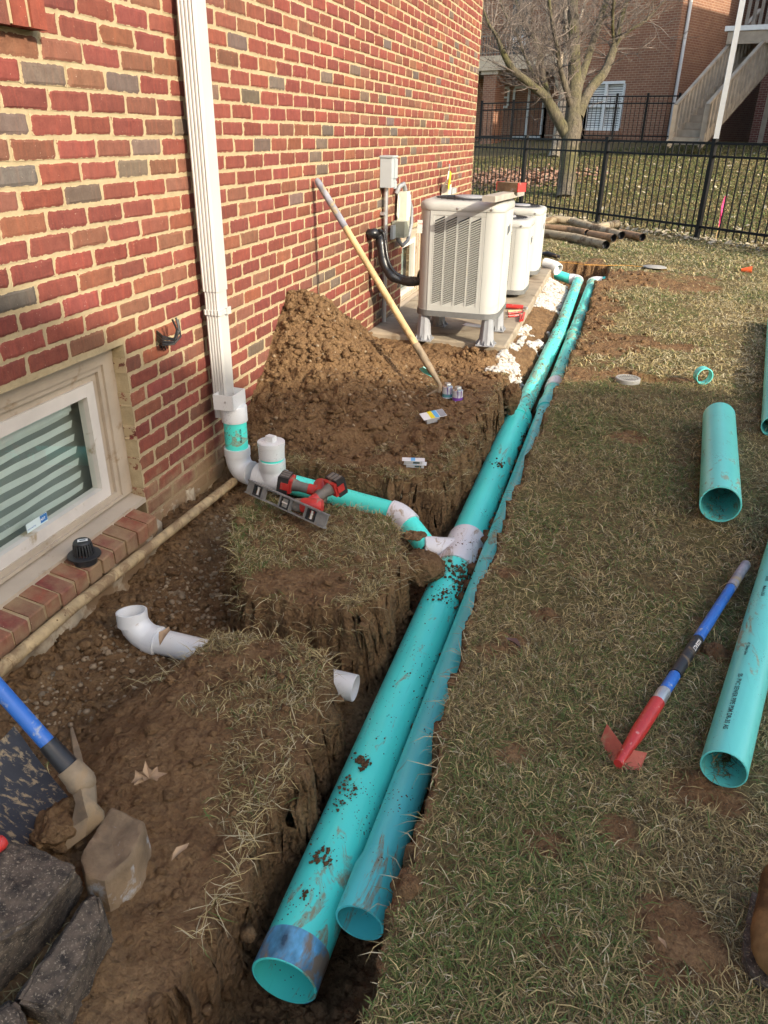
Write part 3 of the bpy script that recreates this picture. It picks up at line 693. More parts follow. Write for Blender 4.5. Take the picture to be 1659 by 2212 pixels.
mb = MB(); mb.tube(arc(pc+dv*.085, pc+dv*-.012, pc+de*.085, 11), R4+.005, 36); mb.lathe(pc+dv*.075, dv, [(0, R4+.005), (.003, R4+.0085), (.042, R4+.0085), (.042, R4)], 36); mb.build('elbow_fitting', M['pvc'], run, smooth=35)
MB().pipe(pc+dv*.10, pc+dv*.305, R4, r4, 36).build('riser', M['teal'], run, smooth=40)
text_on_pipe('Made in USA', .013, pc+dv*.1, pc+dv*.305, R4, .055, math.radians(35), 1, .0004).build('pipe_lettering', M['ink'], run)
zt = pc[2]+.27
mb = MB(); mb.lathe((pc[0], pc[1], zt-.02), dv, [(0, R4), (0, R4+.0065), (.07, R4+.0065), (.075, R4+.003), (.075, .02)], 36)
hx, hy = .047, .062
cxd, cyd = pc[0]-.012, pc[1]-.012
for q in ((hx, 0, .004, hy*2), (-hx, 0, .004, hy*2), (0, hy, hx*2+.004, .004), (0, -hy, hx*2+.004, .004)): mb.box((cxd+q[0], cyd+q[1], zt+.087), (q[2], q[3], .07))
mb.build('downspout_adapter', M['pvc'], run, smooth=35)
MB().lathe((cxd+.01, cyd-hy-.002, zt+.09), (0, -1, 0), [(0, .0001), (0, .006), (.002, .005), (.0025, .0001)], 10).build('screw', M['steel'], run)
# the reducer and the far four inch tail
c4 = on_line(1206, 722, Z6); e4 = on_line(1249, 606, Z6)
mb = MB(); mb.lathe(b6-dir6*.05, dir6, [(0, R6), (.0, R6+.007), (.075, R6+.008), (.085, R6+.002), (.15, R4+.012), (.19, R4+.008), (.19, R4)], 48); mb.build('reducer', M['teal'], run, smooth=35)
MB().pipe(b6, c4, R4+.003, r4, 36, nl=6).build('pipe_length', M['teal_far'], run, smooth=40)
MB().pipe(c4, e4, R4, r4, 36, nl=6).build('pipe_length', M['teal_far'], run, smooth=40)
dd = (e4-c4)/np.linalg.norm(e4-c4)
MB().tube([c4-dd*.05, c4+dd*.06], [R4+.008, R4+.008], 36).build('bell_joint', M['teal_far'], run, smooth=40)
def far_elbow(par, e, d, side):
    q = e+np.array([side*.16, .08, .0]); mb = MB(); mb.tube(arc(e-d*.05, e+d*.05, e+(q-e)*.62, 8), R4+.008, 28); mb.build('elbow_fitting', M['pvc'], par, smooth=35)
    MB().pipe(e+(q-e)*.5, q+np.array([side*.10, .05, .03]), R4, r4, 28).build('pipe_length', M['teal'], par, smooth=40)
far_elbow(run, e4, dd, -1)
# second run: four inch with a bell end
Zs = lambda y: float(np.interp(y, [1.2, 4.6, 6.2, 8.9], [-.19, -.14, -.10, -.07]))
s0 = on_line(776, 1994, Zs); s1 = on_line(1184, 872, Zs); s2 = on_line(1198, 836, Zs); s3 = on_line(1239, 725, Zs); s4 = on_line(1280, 610, Zs)
ds = (s1-s0)/np.linalg.norm(s1-s0)
run2 = thing('bell_end_pipe_run', (s0+s1)/2-np.array([0, 0, .07]), 'thinner dull teal pipe with bell end lying in the trench', 'drain pipe')
mb = MB(); mb.lathe(s0, ds, [(0, .052), (0, .0570), (.002, .0582), (.13, .0582), (.17, .0505), (.172, .0505), (np.linalg.norm(s1-s0), .0505), (np.linalg.norm(s1-s0), .047), (.172, .047), (.14, .052)], 48, closed=True); mb.build('pipe_length', M['teal_b'], run2, smooth=40)
MB().tube([s1-ds*.14, s1], [R4+.006, R4+.007], 36).build('bell_joint', M['teal_b'], run2, smooth=40)
MB().pipe(s1-ds*.02, s2, R4, r4, 36).build('pipe_length', M['teal_far'], run2, smooth=40)
dq = (s3-s2)/np.linalg.norm(s3-s2)
MB().pipe(s2-dq*.07, s2+dq*.07, R4+.008, R4, 36).build('coupling', M['pvc_m'], run2, smooth=40)
MB().pipe(s2, s3, R4, r4, 36, nl=6).build('pipe_length', M['teal_far'], run2, smooth=40)
MB().pipe(s3, s4, R4, r4, 36, nl=6).build('pipe_length', M['teal_far'], run2, smooth=40)
MB().tube([s3-dq*.06, s3+dq*.06], R4+.008, 36).build('bell_joint', M['teal_far'], run2, smooth=40)
far_elbow(run2, s4, dq, 1)
# mud lying on the pipes: lumps with a surface contact
def on_pipe(a, b_, R, vx, vy):
    a, b_ = np.asarray(a), np.asarray(b_); d = (b_-a)/np.linalg.norm(b_-a); o = CAM-a; r_ = ray(vx, vy); r_ = r_/np.linalg.norm(r_)
    rp = r_-d*(r_@d); op = o-d*(o@d); A_, B_, C_ = rp@rp, 2*rp@op, op@op-R*R; D_ = B_*B_-4*A_*C_
    if D_ < 0: return None
    return CAM+r_*((-B_-math.sqrt(D_))/(2*A_))
items = []
rgm = random.Random(11)
def mud_patch(vx, vy, sx, sy, n, r0, r1, a, b_, R):
    for _ in range(int(n*2.0)):
        P = on_pipe(a, b_, R, vx+rgm.gauss(0, sx), vy+rgm.gauss(0, sy))
        if P is None: continue
        r = (r0+(r1-r0)*rgm.random()**2.2)*.62; items.append((P+np.array([0, 0, r*.1]), (r, r*1.1, r*.6), rgm.randrange(400)))
for q in [(985, 1235, 26, 14, 60, .004, .014), (1003, 1275, 10, 22, 60, .004, .016), (945, 1232, 20, 8, 30, .003, .011), (780, 1645, 10, 9, 22, .004, .011), (757, 1700, 14, 14, 26, .002, .007), (735, 1735, 10, 10, 14, .002, .007),
          (690, 1850, 12, 12, 22, .003, .010), (660, 1935, 5, 5, 7, .004, .010), (900, 1440, 30, 50, 26, .002, .005), (960, 1285, 18, 14, 26, .003, .009), (830, 1560, 40, 60, 30, .0015, .004), (1075, 1000, 9, 7, 14, .004, .012), (1130, 950, 4, 12, 12, .004, .010), (1000, 1180, 22, 18, 26, .002, .006), (720, 1800, 40, 60, 26, .0015, .004)]:
    mud_patch(*q, a6, b6, R6+.004)
for q in [(1015, 1215, 10, 24, 26, .004, .014), (905, 1520, 30, 60, 22, .0015, .004), (1060, 1160, 10, 20, 8, .002, .005), (1183, 890, 14, 5, 18, .003, .010)]: mud_patch(*q, s0, s1, R4)
for q in [(1140, 850, 26, 30, 26, .003, .010), (1200, 740, 16, 40, 26, .003, .010), (1195, 690, 14, 10, 26, .004, .016), (1230, 640, 8, 12, 14, .003, .010)]: mud_patch(*q, b6, c4, R4+.003); mud_patch(*q, c4, e4, R4)
for q in [(1235, 700, 10, 40, 26, .003, .012), (1215, 800, 10, 20, 18, .003, .009)]: mud_patch(*q, s2, s3, R4)
for t in np.linspace(.12, .97, 60):     # earth caught between the two pipes
    P = a6+(b6-a6)*t; Q = s0+(s1-s0)*t; mid = np.array([(P[0]+Q[0]+R6-R4)/2+rgm.uniform(-.006, .006), P[1], (P[2]+Q[2])/2-.01+rgm.uniform(-.02, .02)]); r = rgm.uniform(.005, .016)*(1.7 if .42 < t < .62 else .8)
    items.append((mid+np.array([0, 0, .03 if .44 < t < .60 else 0]), (r, r*1.2, r), rgm.randrange(400)))
V, F = pile_mesh(items, 1, .55); raw_mesh('mud_lumps', V, F, M['clod'], kind='stuff', label='lumps of wet mud stuck on the teal pipes')
# white drain pipe passing under the block of earth
wz = -.20
wa = pz(330, 1382, wz); wb = np.array([1.135, 1.735, -.135]); wb = pz(768, 1487, -.215); dw = (wb-wa)/np.linalg.norm(wb-wa)
wp = thing('white_drain_pipe', (wa+wb)/2-np.array([0, 0, .05]), 'white plastic pipe with open elbow emerging on both sides of the earth block', 'drain pipe')
R3, r3 = .0445, .041
MB().pipe(wa, wb, R3, r3, 36, nl=6).build('pipe_length', M['pvc'], wp, smooth=40)
we = wa-dw*.045
mb = MB(); mb.tube(arc(wa+dw*.02, we-dw*.02, we-dw*.03+np.array([-.005, .012, .075]), 9), R3+.0055, 36, cap=False); mb.lathe(wa-dw*.02, dw, [(0, R3+.005), (.0, R3+.0075), (.045, R3+.0075), (.047, R3)], 36)
top = we-dw*.03+np.array([-.005, .012, .07]); ax_ = np.array([-.1, .16, 1.0]); mb.lathe(top-ax_*.03, ax_, [(0, R3+.0055), (.004, R3+.0085), (.052, R3+.0085), (.053, R3+.003), (.0, R3-.001), (-.03, R3-.006)], 40); mb.build('elbow_fitting', M['pvc'], wp, smooth=35)
# loose lengths on the grass
def loose(name, a, b_, R, r, mat, label, ring_=False):
    a, b_ = np.asarray(a, float), np.asarray(b_, float); t = thing(name, (a+b_)/2-np.array([0, 0, R]), label, 'pipe', 'loose teal pipe pieces on the lawn')
    MB().pipe(a, b_, R, r, 48, nl=8).build('pipe_wall', mat, t, smooth=40); return t
la, lb = pz(1556, 1090, .082), pz(1553, 900, .082)
loose('pipe_offcut', la, lb, .0795, .0735, M['teal_clean'], 'short thick teal pipe offcut lying on the grass')
ka, kb = pz(1563, 1662, .056), pz(1622, 1440, .056); kb = ka+(kb-ka)/np.linalg.norm(kb-ka)*3.0
lp = loose('long_pipe', ka, kb, .0535, .050, M['teal_clean'], 'long printed teal pipe lying beside the red and blue tool')
for tx, sz, t0 in (('SS- PVC SEWER PIPE PSM DR-35 AS', .0165, .335), ('4"  Silver-Line', .012, .50), ('Made in USA', .0135, .86), ('IIIIIII', .02, .93)):
    tm = text_on_pipe(tx, sz, ka, kb, .0535, t0, math.radians(28), -1, .0003); tm.build('pipe_lettering', M['ink'], lp)
qa, qb = pz(1668, 922, .056), pz(1673, 690, .056)
loose('edge_pipe', qa, qb, .0535, .050, M['teal_clean'], 'teal pipe cut off by the photo edge, beyond the thick offcut')
rc = pz(1515, 829, 0)+np.array([0, 0, .055]); rax = np.array([.33, -.94, 0])
t = thing('pipe_ring', rc-np.array([0, 0, .055]), 'narrow teal pipe ring standing on edge in the sunny grass', 'pipe ring'); MB().pipe(rc-rax*.028, rc+rax*.028, .0535, .0475, 40).build('ring_wall', M['teal_clean'], t, smooth=40)
# tan service pipe along the foot of the wall
tp = [px(-160, 1590, .135), px(0, 1447, .135), px(160, 1310, .132), px(250, 1240, .13), px(400, 1122, .125), px(505, 1040, .12)]; tp[0] = tp[1]+(tp[1]-tp[2])*1.6
M['tanpipe'] = pmat('muddy_tan_pipe', (.40, .29, .155), .8, .3, 20, .5, 60, dirt=.4, dscale=16, dcol=(.24, .155, .08), specks=60)
sp_ = thing('service_pipe', (.13, 2.1, -.1), 'muddy tan pipe running along the foot of the brick sill', 'pipe'); MB().tube(tp, .0205, 20).build('pipe_wall', M['tanpipe'], sp_, smooth=40)
for q in (tp[1]+(tp[2]-tp[1])*.12, tp[3]): MB().tube([q-(tp[3]-tp[2])/np.linalg.norm(tp[3]-tp[2])*.012, q+(tp[3]-tp[2])/np.linalg.norm(tp[3]-tp[2])*.012], .0225, 16).build('joint', M['tanpipe'], sp_, smooth=40)

# ------------------------------------------------------------------ downspout
M['alu'] = pmat('white_aluminium', (.47, .455, .43), .4, .06, 3, dirt=.05, dscale=4, dcol=(.5, .42, .3))
dsp = thing('downspout', (.07, 3.0, .3), 'white ribbed metal downspout fixed to the brick wall', 'downspout')
def ds_section(x0, x1, y0, y1, grow=0):
    pts = []; x0 -= grow; x1 += grow; y0 -= grow; y1 += grow; r = .008
    n = 4
    for (ax, ay, bx, by) in ((x0, y0, x1, y0), (x1, y0, x1, y1), (x1, y1, x0, y1), (x0, y1, x0, y0)):
        L = math.hypot(bx-ax, by-ay); ux, uy = (bx-ax)/L, (by-ay)/L; nx, ny = uy, -ux
        side = abs(ux) > .5
        pts.append((ax+ux*r, ay+uy*r))
        if side:
            for k in range(4):
                c = r+(L-2*r)*(k+.5)/4; wv = (L-2*r)/8*.62
                for t_, dp in ((-wv, 0), (-wv*.3, -.0035), (wv*.3, -.0035), (wv, 0)): pts.append((ax+ux*(c+t_)+nx*dp, ay+uy*(c+t_)+ny*dp))
        pts.append((bx-ux*r, by-uy*r))
    return pts
def ds_part(z0, z1, sh, grow, nm):
    S = ds_section(.034+sh, .106+sh, 2.962, 3.052, grow); mb = MB(); n = len(S); mb.add([(x, y, z0) for x, y in S]+[(x, y, z1) for x, y in S], [(i, (i+1) % n, n+(i+1) % n, n+i) for i in range(n)]+[tuple(range(n))[::-1], tuple(range(n, 2*n))]); return mb.build(nm, M['alu'], dsp, smooth=25)
ds_part(.20, .80, .0, -.001, 'lower_channel'); ds_part(.775, 5.4, .0, .003, 'upper_channel')
br = ds_part(.675, .697, 0, .005, 'bracket'); MB().box((.115, 3.03, .687), (.008, .035, .03)).build('bracket_tab', M['alu'], br)

# ------------------------------------------------------------------ concrete pad and condensers
M['conc'] = pmat('concrete', (.30, .245, .175), .85, .25, 6, .5, 50, dirt=.25, dscale=4, dcol=(.19, .14, .09))
pad = thing('concrete_pad', (.55, 7.2, -.2), 'concrete pad carrying the three white condensers', 'concrete pad')
mb = MB(); q = .012
top = [(.003, 5.415), (1.062, 5.365), (1.055, 9.03), (.003, 9.03)]; zt = [.055, .045, .05, .055]
vs = [(x, y, z-.26) for (x, y), z in zip(top, zt)]+[(x, y, z-q) for (x, y), z in zip(top, zt)]+[(x+(q if x < .5 else -q), y+(q if y < 7 else -q), z) for (x, y), z in zip(top, zt)]
mb.add(vs, [(3, 2, 1, 0), (8, 9, 10, 11)]+[(i, (i+1) % 4, 4+(i+1) % 4, 4+i) for i in range(4)]+[(4+i, 4+(i+1) % 4, 8+(i+1) % 4, 8+i) for i in range(4)]); mb.build('slab', M['conc'], pad)
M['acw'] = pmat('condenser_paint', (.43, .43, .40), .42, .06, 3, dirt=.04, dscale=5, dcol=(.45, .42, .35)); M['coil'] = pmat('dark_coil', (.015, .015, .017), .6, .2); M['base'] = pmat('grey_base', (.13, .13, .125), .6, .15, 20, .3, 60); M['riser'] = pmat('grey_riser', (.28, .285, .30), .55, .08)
M['badge'] = pmat('badge', (.25, .27, .30), .3, .2, metal=.6); M['label_w'] = pmat('label_paper', (.72, .66, .60), .6, .05); M['red'] = pmat('red_print', (.5, .05, .03), .5, .1)
def rsq(cx_, cy_, hw, r, n=9):
    P = []
    for qx, qy, a0 in ((1, -1, -90), (1, 1, 0), (-1, 1, 90), (-1, -1, 180)):
        for k in range(n):
            th = math.radians(a0+90*k/(n-1)); P.append((cx_+qx*(hw-r)+r*math.cos(th), cy_+qy*(hw-r)+r*math.sin(th)))
    return P
def condenser(cx_, cy_, hw, z0, z1, label, risers, ncol=4, slats=True, nrow=36):
    t = thing('condenser', (cx_, cy_, z0), label, 'condenser', 'outdoor condensers on the concrete pad')
    r = .105; zl = z1-.062; zb = z0+.035
    mb = MB(); L0 = rsq(cx_, cy_, hw+.006, r); n = len(L0); mb.add([(x, y, z0) for x, y in L0]+[(x, y, zb+.004) for x, y in L0], [(i, (i+1) % n, n+(i+1) % n, n+i) for i in range(n)]+[tuple(range(n))[::-1], tuple(range(n, 2*n))]); mb.build('base_pan', M['base'], t, smooth=40)
    mb = MB(); L1 = rsq(cx_, cy_, hw-.02, r-.01); mb.add([(x, y, zb) for x, y in L1]+[(x, y, zl) for x, y in L1], [(i, (i+1) % n, n+(i+1) % n, n+i) for i in range(n)]); mb.build('coil', M['coil'], t, smooth=40)
    # casing: from the louvre opening's right side around to its left side
    fl, fr_ = cx_-hw+.085, cx_+hw-.115; C = rsq(cx_, cy_, hw, r); path = [(fr_, cy_-hw)]+C+[(fl, cy_-hw)]; ex = []
    for i in range(len(path)-1):
        a, b_ = np.array(path[i]), np.array(path[i+1]); ex.append(tuple(a)); L = np.linalg.norm(b_-a)
        if L > .15 and abs(b_[0]-a[0]) < .01 and a[0] > cx_:      # ribbed side
            for k in range(1, 8):
                c = a+(b_-a)*k/8
                for d_, o_ in ((-.006, 0), (-.002, .006), (.002, .006), (.006, 0)): ex.append((c[0]+o_, c[1]+d_))
    ex.append(path[-1]); m_ = len(ex)
    mb = MB(); mb.add([(x, y, zb) for x, y in ex]+[(x, y, zl) for x, y in ex], [(i, i+1, m_+i+1, m_+i) for i in range(m_-1)]); mb.build('casing', M['acw'], t, smooth=30)
    # louvre panel
    yf = cy_-hw; mb = MB(); zp0, zp1 = zb+.045, zl-.03; W_ = fr_-fl
    mb.box(((fl+fr_)/2, yf+.002, (zb+zp0)/2), (W_-.004, .006, zp0-zb)); mb.box(((fl+fr_)/2, yf+.002, (zl+zp1)/2), (W_-.004, .006, zl-zp1-.002))
    mg = .022; cw = (W_-2*mg)/ncol
    for k in range(ncol+1): mb.box((fl+mg+cw*k, yf+.002, (zp0+zp1)/2), (.012 if 0 < k < ncol else .02, .0055, zp1-zp0))
    mb.box((fl+.007, yf+.0015, (zp0+zp1)/2), (.010, .006, zp1-zp0)); mb.box((fr_-.007, yf+.0015, (zp0+zp1)/2), (.010, .006, zp1-zp0))
    for k in range(ncol):
        xa, xb = fl+mg+cw*k, fl+mg+cw*(k+1)
        mb.add([(xa, yf+.003, zp0), (xb, yf+.003, zp0), (xb, yf+.003, zp0+.038)], [(0, 1, 2)]); mb.add([(xa, yf+.003, zp1), (xa, yf+.003, zp1-.040), (xb, yf+.003, zp1)], [(0, 1, 2)])
    lp_ = mb.build('louver_panel', M['acw'], t)
    if slats:
        ri = .035; me = None
        for k in range(ncol):
            xa, xb = fl+mg+cw*k+.004, fl+mg+cw*(k+1)-.004
            for i in range(nrow):
                z = zp0+.004+(zp1-zp0-ri-.012)*(i+.5)/nrow; hh = (zp1-zp0-ri)/nrow
                if me is None:
                    s_ = MB(); h_ = hh*.31; h_ = hh*.37; s_.add([(xa, yf, z-h_), (xb, yf, z-h_+ri), (xb, yf-.004, z+h_*.3+ri), (xa, yf-.004, z+h_*.3), (xa, yf+.012, z+h_), (xb, yf+.012, z+h_+ri)], [(0, 1, 2, 3), (3, 2, 5, 4), (0, 4, 5, 1), (0, 3, 4), (1, 5, 2)])
                    o = s_.build('slat', M['acw'], lp_, at=(xa, yf, z)); me = o.data; OX = o.location.copy()-Vector((xa, yf, z))
                else:
                    o = bpy.data.objects.new('slat', me); COL.objects.link(o); o.parent = lp_; o.location = Vector((xa, yf, z))+OX
    # lid
    mb = MB(); rings = [(hw+.004, zl), (hw+.006, zl+.004), (hw+.006, zl+.032), (hw-.002, zl+.048), (hw-.02, zl+.058), (hw-.045, z1), (hw-.06, z1-.004)]
    for h_, z in rings: mb.v += [(x, y, z) for x, y in rsq(cx_, cy_, h_, r*h_/hw)]
    for j in range(len(rings)-1): mb.f += [(j*n+i, j*n+(i+1) % n, (j+1)*n+(i+1) % n, (j+1)*n+i) for i in range(n)]; mb.mi += [0]*n
    mb.f.append(tuple((len(rings)-1)*n+i for i in range(n))); mb.mi.append(0); lid = mb.build('lid', M['acw'], t, smooth=40)
    mb = MB(); rr = hw*.8
    for k in range(9): mb.lathe((cx_, cy_, z1-.002+.006), (0, 0, 1), [(0, rr-k*.022), (.003, rr-k*.022-.003), (0, rr-k*.022-.006)], 40)
    for k in range(24):
        th = math.pi*2*k/24; mb.bar((cx_+.07*math.cos(th), cy_+.07*math.sin(th), z1+.004), (cx_+rr*math.cos(th), cy_+rr*math.sin(th), z1+.004), .004, .004)
    mb.build('fan_guard', M['coil'], lid); MB().lathe((cx_, cy_, z1), (0, 0, 1), [(0, .1), (.014, .1), (.018, .095), (.019, .001)], 28).build('fan_cap', M['riser'], lid, smooth=40)
    for xx in (cx_-.02, cx_+hw*.72): MB().lathe((xx, cy_-hw-.006, zl+.016), (0, -1, 0), [(0, .009), (.003, .008), (.004, .001)], 10).build('screw', M['steel'], lid)
    MB().add([(cx_+hw+.002, cy_-.06, z1-.22), (cx_+hw+.002, cy_+.03, z1-.20), (cx_+hw+.002, cy_+.03, z1-.155), (cx_+hw+.002, cy_-.06, z1-.165), (cx_+hw+.008, cy_-.06, z1-.22), (cx_+hw+.008, cy_+.03, z1-.20), (cx_+hw+.008, cy_+.03, z1-.155), (cx_+hw+.008, cy_-.06, z1-.165)], [(4, 5, 6, 7), (0, 1, 5, 4), (2, 3, 7, 6), (1, 2, 6, 5), (0, 4, 7, 3)]).build('badge', M['badge'], t)
    if risers:
        for sx in (-1, 1):
            for sy in (-1, 1):
                cx2, cy2 = cx_+sx*(hw-.06), cy_+sy*(hw-.05); mb = MB(); zz = z0-.05
                prof = [(0, .058), (.01, .056), (z0-.05-.012, .042), (z0-.048, .044)]; g_ = 20; vs = []
                for tt, rr_ in prof:
                    for k in range(g_): th = 2*math.pi*k/g_; r2 = rr_*(1 if k % 5 else .90); vs.append((cx2+r2*math.cos(th), cy2+r2*math.sin(th), .052+tt))
                mb.add(vs, [(j*g_+k, j*g_+(k+1) % g_, (j+1)*g_+(k+1) % g_, (j+1)*g_+k) for j in range(3) for k in range(g_)]+[tuple(3*g_+k for k in range(g_))])
                mb.box((cx2, cy2, .055), (.13, .13, .008))
                for th in (45, 135, 225, 315, 0, 90, 180, 270):
                    c, s_ = math.cos(math.radians(th)), math.sin(math.radians(th)); mb.add([(cx2+c*.05, cy2+s_*.05, .06), (cx2+c*.078, cy2+s_*.078, .06), (cx2+c*.052, cy2+s_*.052, .095)], [(0, 1, 2), (2, 1, 0)])
                mb.build('riser_foot', M['riser'], t, smooth=30)
    return t
ac1 = condenser(.69, 5.585, .29, .235, 1.0, 'largest white condenser raised on grey plastic feet', True)
ac2 = condenser(.705, 7.37, .255, .085, .725, 'short white condenser between the raised one and the farthest one', False, 4, True, 28)
ac3 = condenser(.70, 8.52, .255, .085, .735, 'white condenser at the far end of the pad', False, 4, False)
MB().box((.415, 5.2935, .83), (.035, .002, .085)).build('warning_label', M['label_w'], ac1)
text_flat('7 VAG', .012, (.402, 5.292, .845), (1, 0, 0), (0, 0, 1), .0003).build('label_print', M['red'], ac1)
# ------------------------------------------------------------------ wall services
M['grey_metal'] = pmat('grey_metal', (.36, .39, .40), .45, .06, 4, metal=.0); M['galv'] = pmat('galvanised', (.52, .53, .54), .38, .1, 8, metal=.7); M['black_rub'] = pmat('black_foam', (.012, .012, .013), .32, .2, 20, .5, 30); M['cream'] = pmat('cream_box', (.62, .60, .50), .5, .08); M['greyc'] = pmat('grey_cable', (.24, .25, .26), .5, .1); M['clear'] = pmat('cloudy_cover', (.36, .37, .29), .3, .1)
el = thing('electric_box', (.04, 5.77, .05), 'grey electrical box on a metal conduit beside the shovel handle', 'electrical box')
mb = MB(); mb.box((.045, 5.775, 1.14), (.085, .135, .2)); eb = mb.build('box', M['grey_metal'], el)
MB().box((.047, 5.775, 1.245), (.10, .15, .012)).build('box_lid', M['grey_metal'], eb); MB().box((.093, 5.80, 1.165), (.012, .075, .13)).build('box_cover', M['grey_metal'], eb); MB().box((.088, 5.815, 1.055), (.008, .06, .05)).build('box_latch', M['grey_metal'], eb)
MB().tube([(.032, 5.765, .045), (.032, 5.765, 1.045)], .0165, 16).build('conduit', M['galv'], el, smooth=40)
for z in (.27, .86): MB().box((.018, 5.755, z), (.03, .075, .02)).build('strap', M['galv'], el)
MB().tube([(.012, 5.81, .4), (.012, 5.81, 1.04)], .009, 10).build('thin_conduit', M['greyc'], el, smooth=40)
dc = thing('disconnect_box', (.06, 6.15, .7), 'cream disconnect box with looped grey cable behind the large condenser', 'disconnect box')
MB().box((.065, 6.16, .86), (.075, .10, .26)).build('box', M['cream'], dc); MB().box((.106, 6.165, .885), (.008, .07, .16)).build('notice', M['label_w'], dc); MB().box((.06, 6.10, .72), (.10, .14, .12)).build('cloudy_cover', M['clear'], dc); MB().box((.03, 5.99, .705), (.02, .09, .10)).build('back_plate', M['grey_metal'], dc)
MB().tube([(.03, 6.06, .98), (.05, 6.07, 1.03), (.07, 6.12, 1.045), (.07, 6.17, 1.0)], .018, 12).build('cable', M['greyc'], dc, smooth=50)
MB().tube([(.09, 6.22, .93), (.10, 6.27, .86), (.10, 6.28, .74), (.09, 6.22, .62), (.07, 6.13, .59), (.05, 6.07, .64), (.05, 6.06, .69)], .015, 12).build('cable', M['greyc'], dc, smooth=50)
MB().tube([(.05, 6.05, .97), (.06, 6.0, .93), (.06, 5.985, .83), (.065, 6.0, .80), (.06, 6.03, .86), (.06, 6.05, .95)], .004, 8).build('loop_wire', M['cream'], dc, smooth=50)
ls = thing('insulated_line', (.1, 5.4, .4), 'black foam wrapped refrigerant line bending from wall to large condenser', 'insulated pipe')
pth = [px(793, 505, -.03), px(800, 504, .03), px(818, 508, .075), px(823, 531, .10), px(829, 567, .13), px(844, 594, .19), px(873, 607, .29), px(910, 607, .42)]
sm_ = []
for i in range(len(pth)-1):
    for t in np.linspace(0, 1, 5)[:-1]:
        p0, p1, p2, p3 = pth[max(i-1, 0)], pth[i], pth[i+1], pth[min(i+2, len(pth)-1)]; sm_.append(.5*((2*p1)+(p2-p0)*t+(2*p0-5*p1+4*p2-p3)*t*t+(3*p1-p0-3*p2+p3)*t**3))
sm_.append(pth[-1])
MB().tube(sm_, [.032+.004*math.sin(i*1.3) for i in range(len(sm_))], 18).build('foam_sleeve', M['black_rub'], ls, smooth=50)
MB().tube([p+np.array([.03, .0, .02]) for p in sm_[6:-2]]+[px(908, 585, .41)], .013, 12).build('thin_line', M['black_rub'], ls, smooth=50)
d2 = thing('tagged_junction', (.05, 7.6, .8), 'small cream junction with yellow tag above the large condenser', 'junction box')
q = px(962, 409, .05)
MB().box(q+np.array([0, .05, -.02]), (.07, .12, .12)).build('box', M['cream'], d2); MB().box(q+np.array([0, .30, -.03]), (.06, .2, .05)).build('grey_plate', M['grey_metal'], d2)
M['yellow'] = pmat('yellow_tag', (.75, .62, .02), .5, .05)
MB().box(q+np.array([.045, -.03, .08]), (.003, .06, .16), ((1, 0, 0), (0, .94, -.34), (0, .34, .94))).build('yellow_tag', M['yellow'], d2)
for i in range(4): MB().tube([q+np.array([0, -.10, .03]), q+np.array([.05, -.16+.02*i, .10]), q+np.array([.05, -.10, .19+.02*i]), q+np.array([.03, -.02, .14]), q+np.array([.02, .02, .02])], .006, 6).build('wire', [M['cream'], M['black_rub'], M['greyc'], M['red']][i], d2)
# black wires poking out of the wall
wr = thing('black_wires', px(340, 722, 0), 'bunch of black wires curling out of a hole in the wall', 'wires'); b0 = px(338, 722, 0)
for i, (du, tipx, tipy) in enumerate([(0, 372, 690), (-5, 380, 686), (6, 384, 690), (10, 378, 702), (14, 388, 712)]):
    s_ = px(336, 718+du, -.01); e_ = px(tipx, tipy, .085); m1 = px(352, 732+du, .05); m2 = px(376, 735+du*.6, .085); MB().tube([s_, m1, m2, (m2+e_)/2+np.array([.01, .012, 0]), e_], .0042, 8).build('wire', M['black_rub'], wr, smooth=60)
for i in range(5): MB().tube([px(340+i*3, 722+i*3, -.005), px(345+i*3, 740, .02), px(346+i*4, 752+i % 2*4, .012)], .0028, 6).build('wire', M['black_rub'], wr, smooth=60)
# ------------------------------------------------------------------ tools and small things
M['wood'] = pmat('ash_handle', (.50, .35, .17), .6, .2, 10, stretch=(1, 1, .12), dirt=.1); M['grip'] = pmat('worn_grip', (.22, .22, .25), .8, .35, 18, dirt=.3, dscale=14, dcol=(.33, .26, .15)); M['muddy_steel'] = pmat('muddy_steel', (.24, .18, .115), .7, .35, 18, .4, 60, metal=.1, dirt=.4, dscale=10, dcol=(.3, .21, .12))
M['bluef'] = pmat('blue_fibreglass', (.022, .14, .50), .42, .1, 14, dirt=.12, dscale=30, dcol=(.35, .38, .42), stretch=(1, 1, 1)); M['redp'] = pmat('red_paint', (.50, .035, .03), .42, .15, 10, dirt=.12, dscale=40, dcol=(.6, .35, .3)); M['redm'] = pmat('red_paint_muddy', (.42, .10, .065), .75, .2, 14, .3, 60, dirt=.35, dscale=12, dcol=(.36, .24, .13))
M['black'] = pmat('black_plastic', (.018, .018, .02), .45, .3, 14, .2, 50, dirt=.06, dscale=12); M['blk_scuff'] = pmat('scuffed_black_sheet', (.022, .024, .03), .55, .4, 20, .2, 60, dirt=.34, dscale=38, dcol=(.30, .22, .12), specks=90, stretch=(1, 2.2, 1))
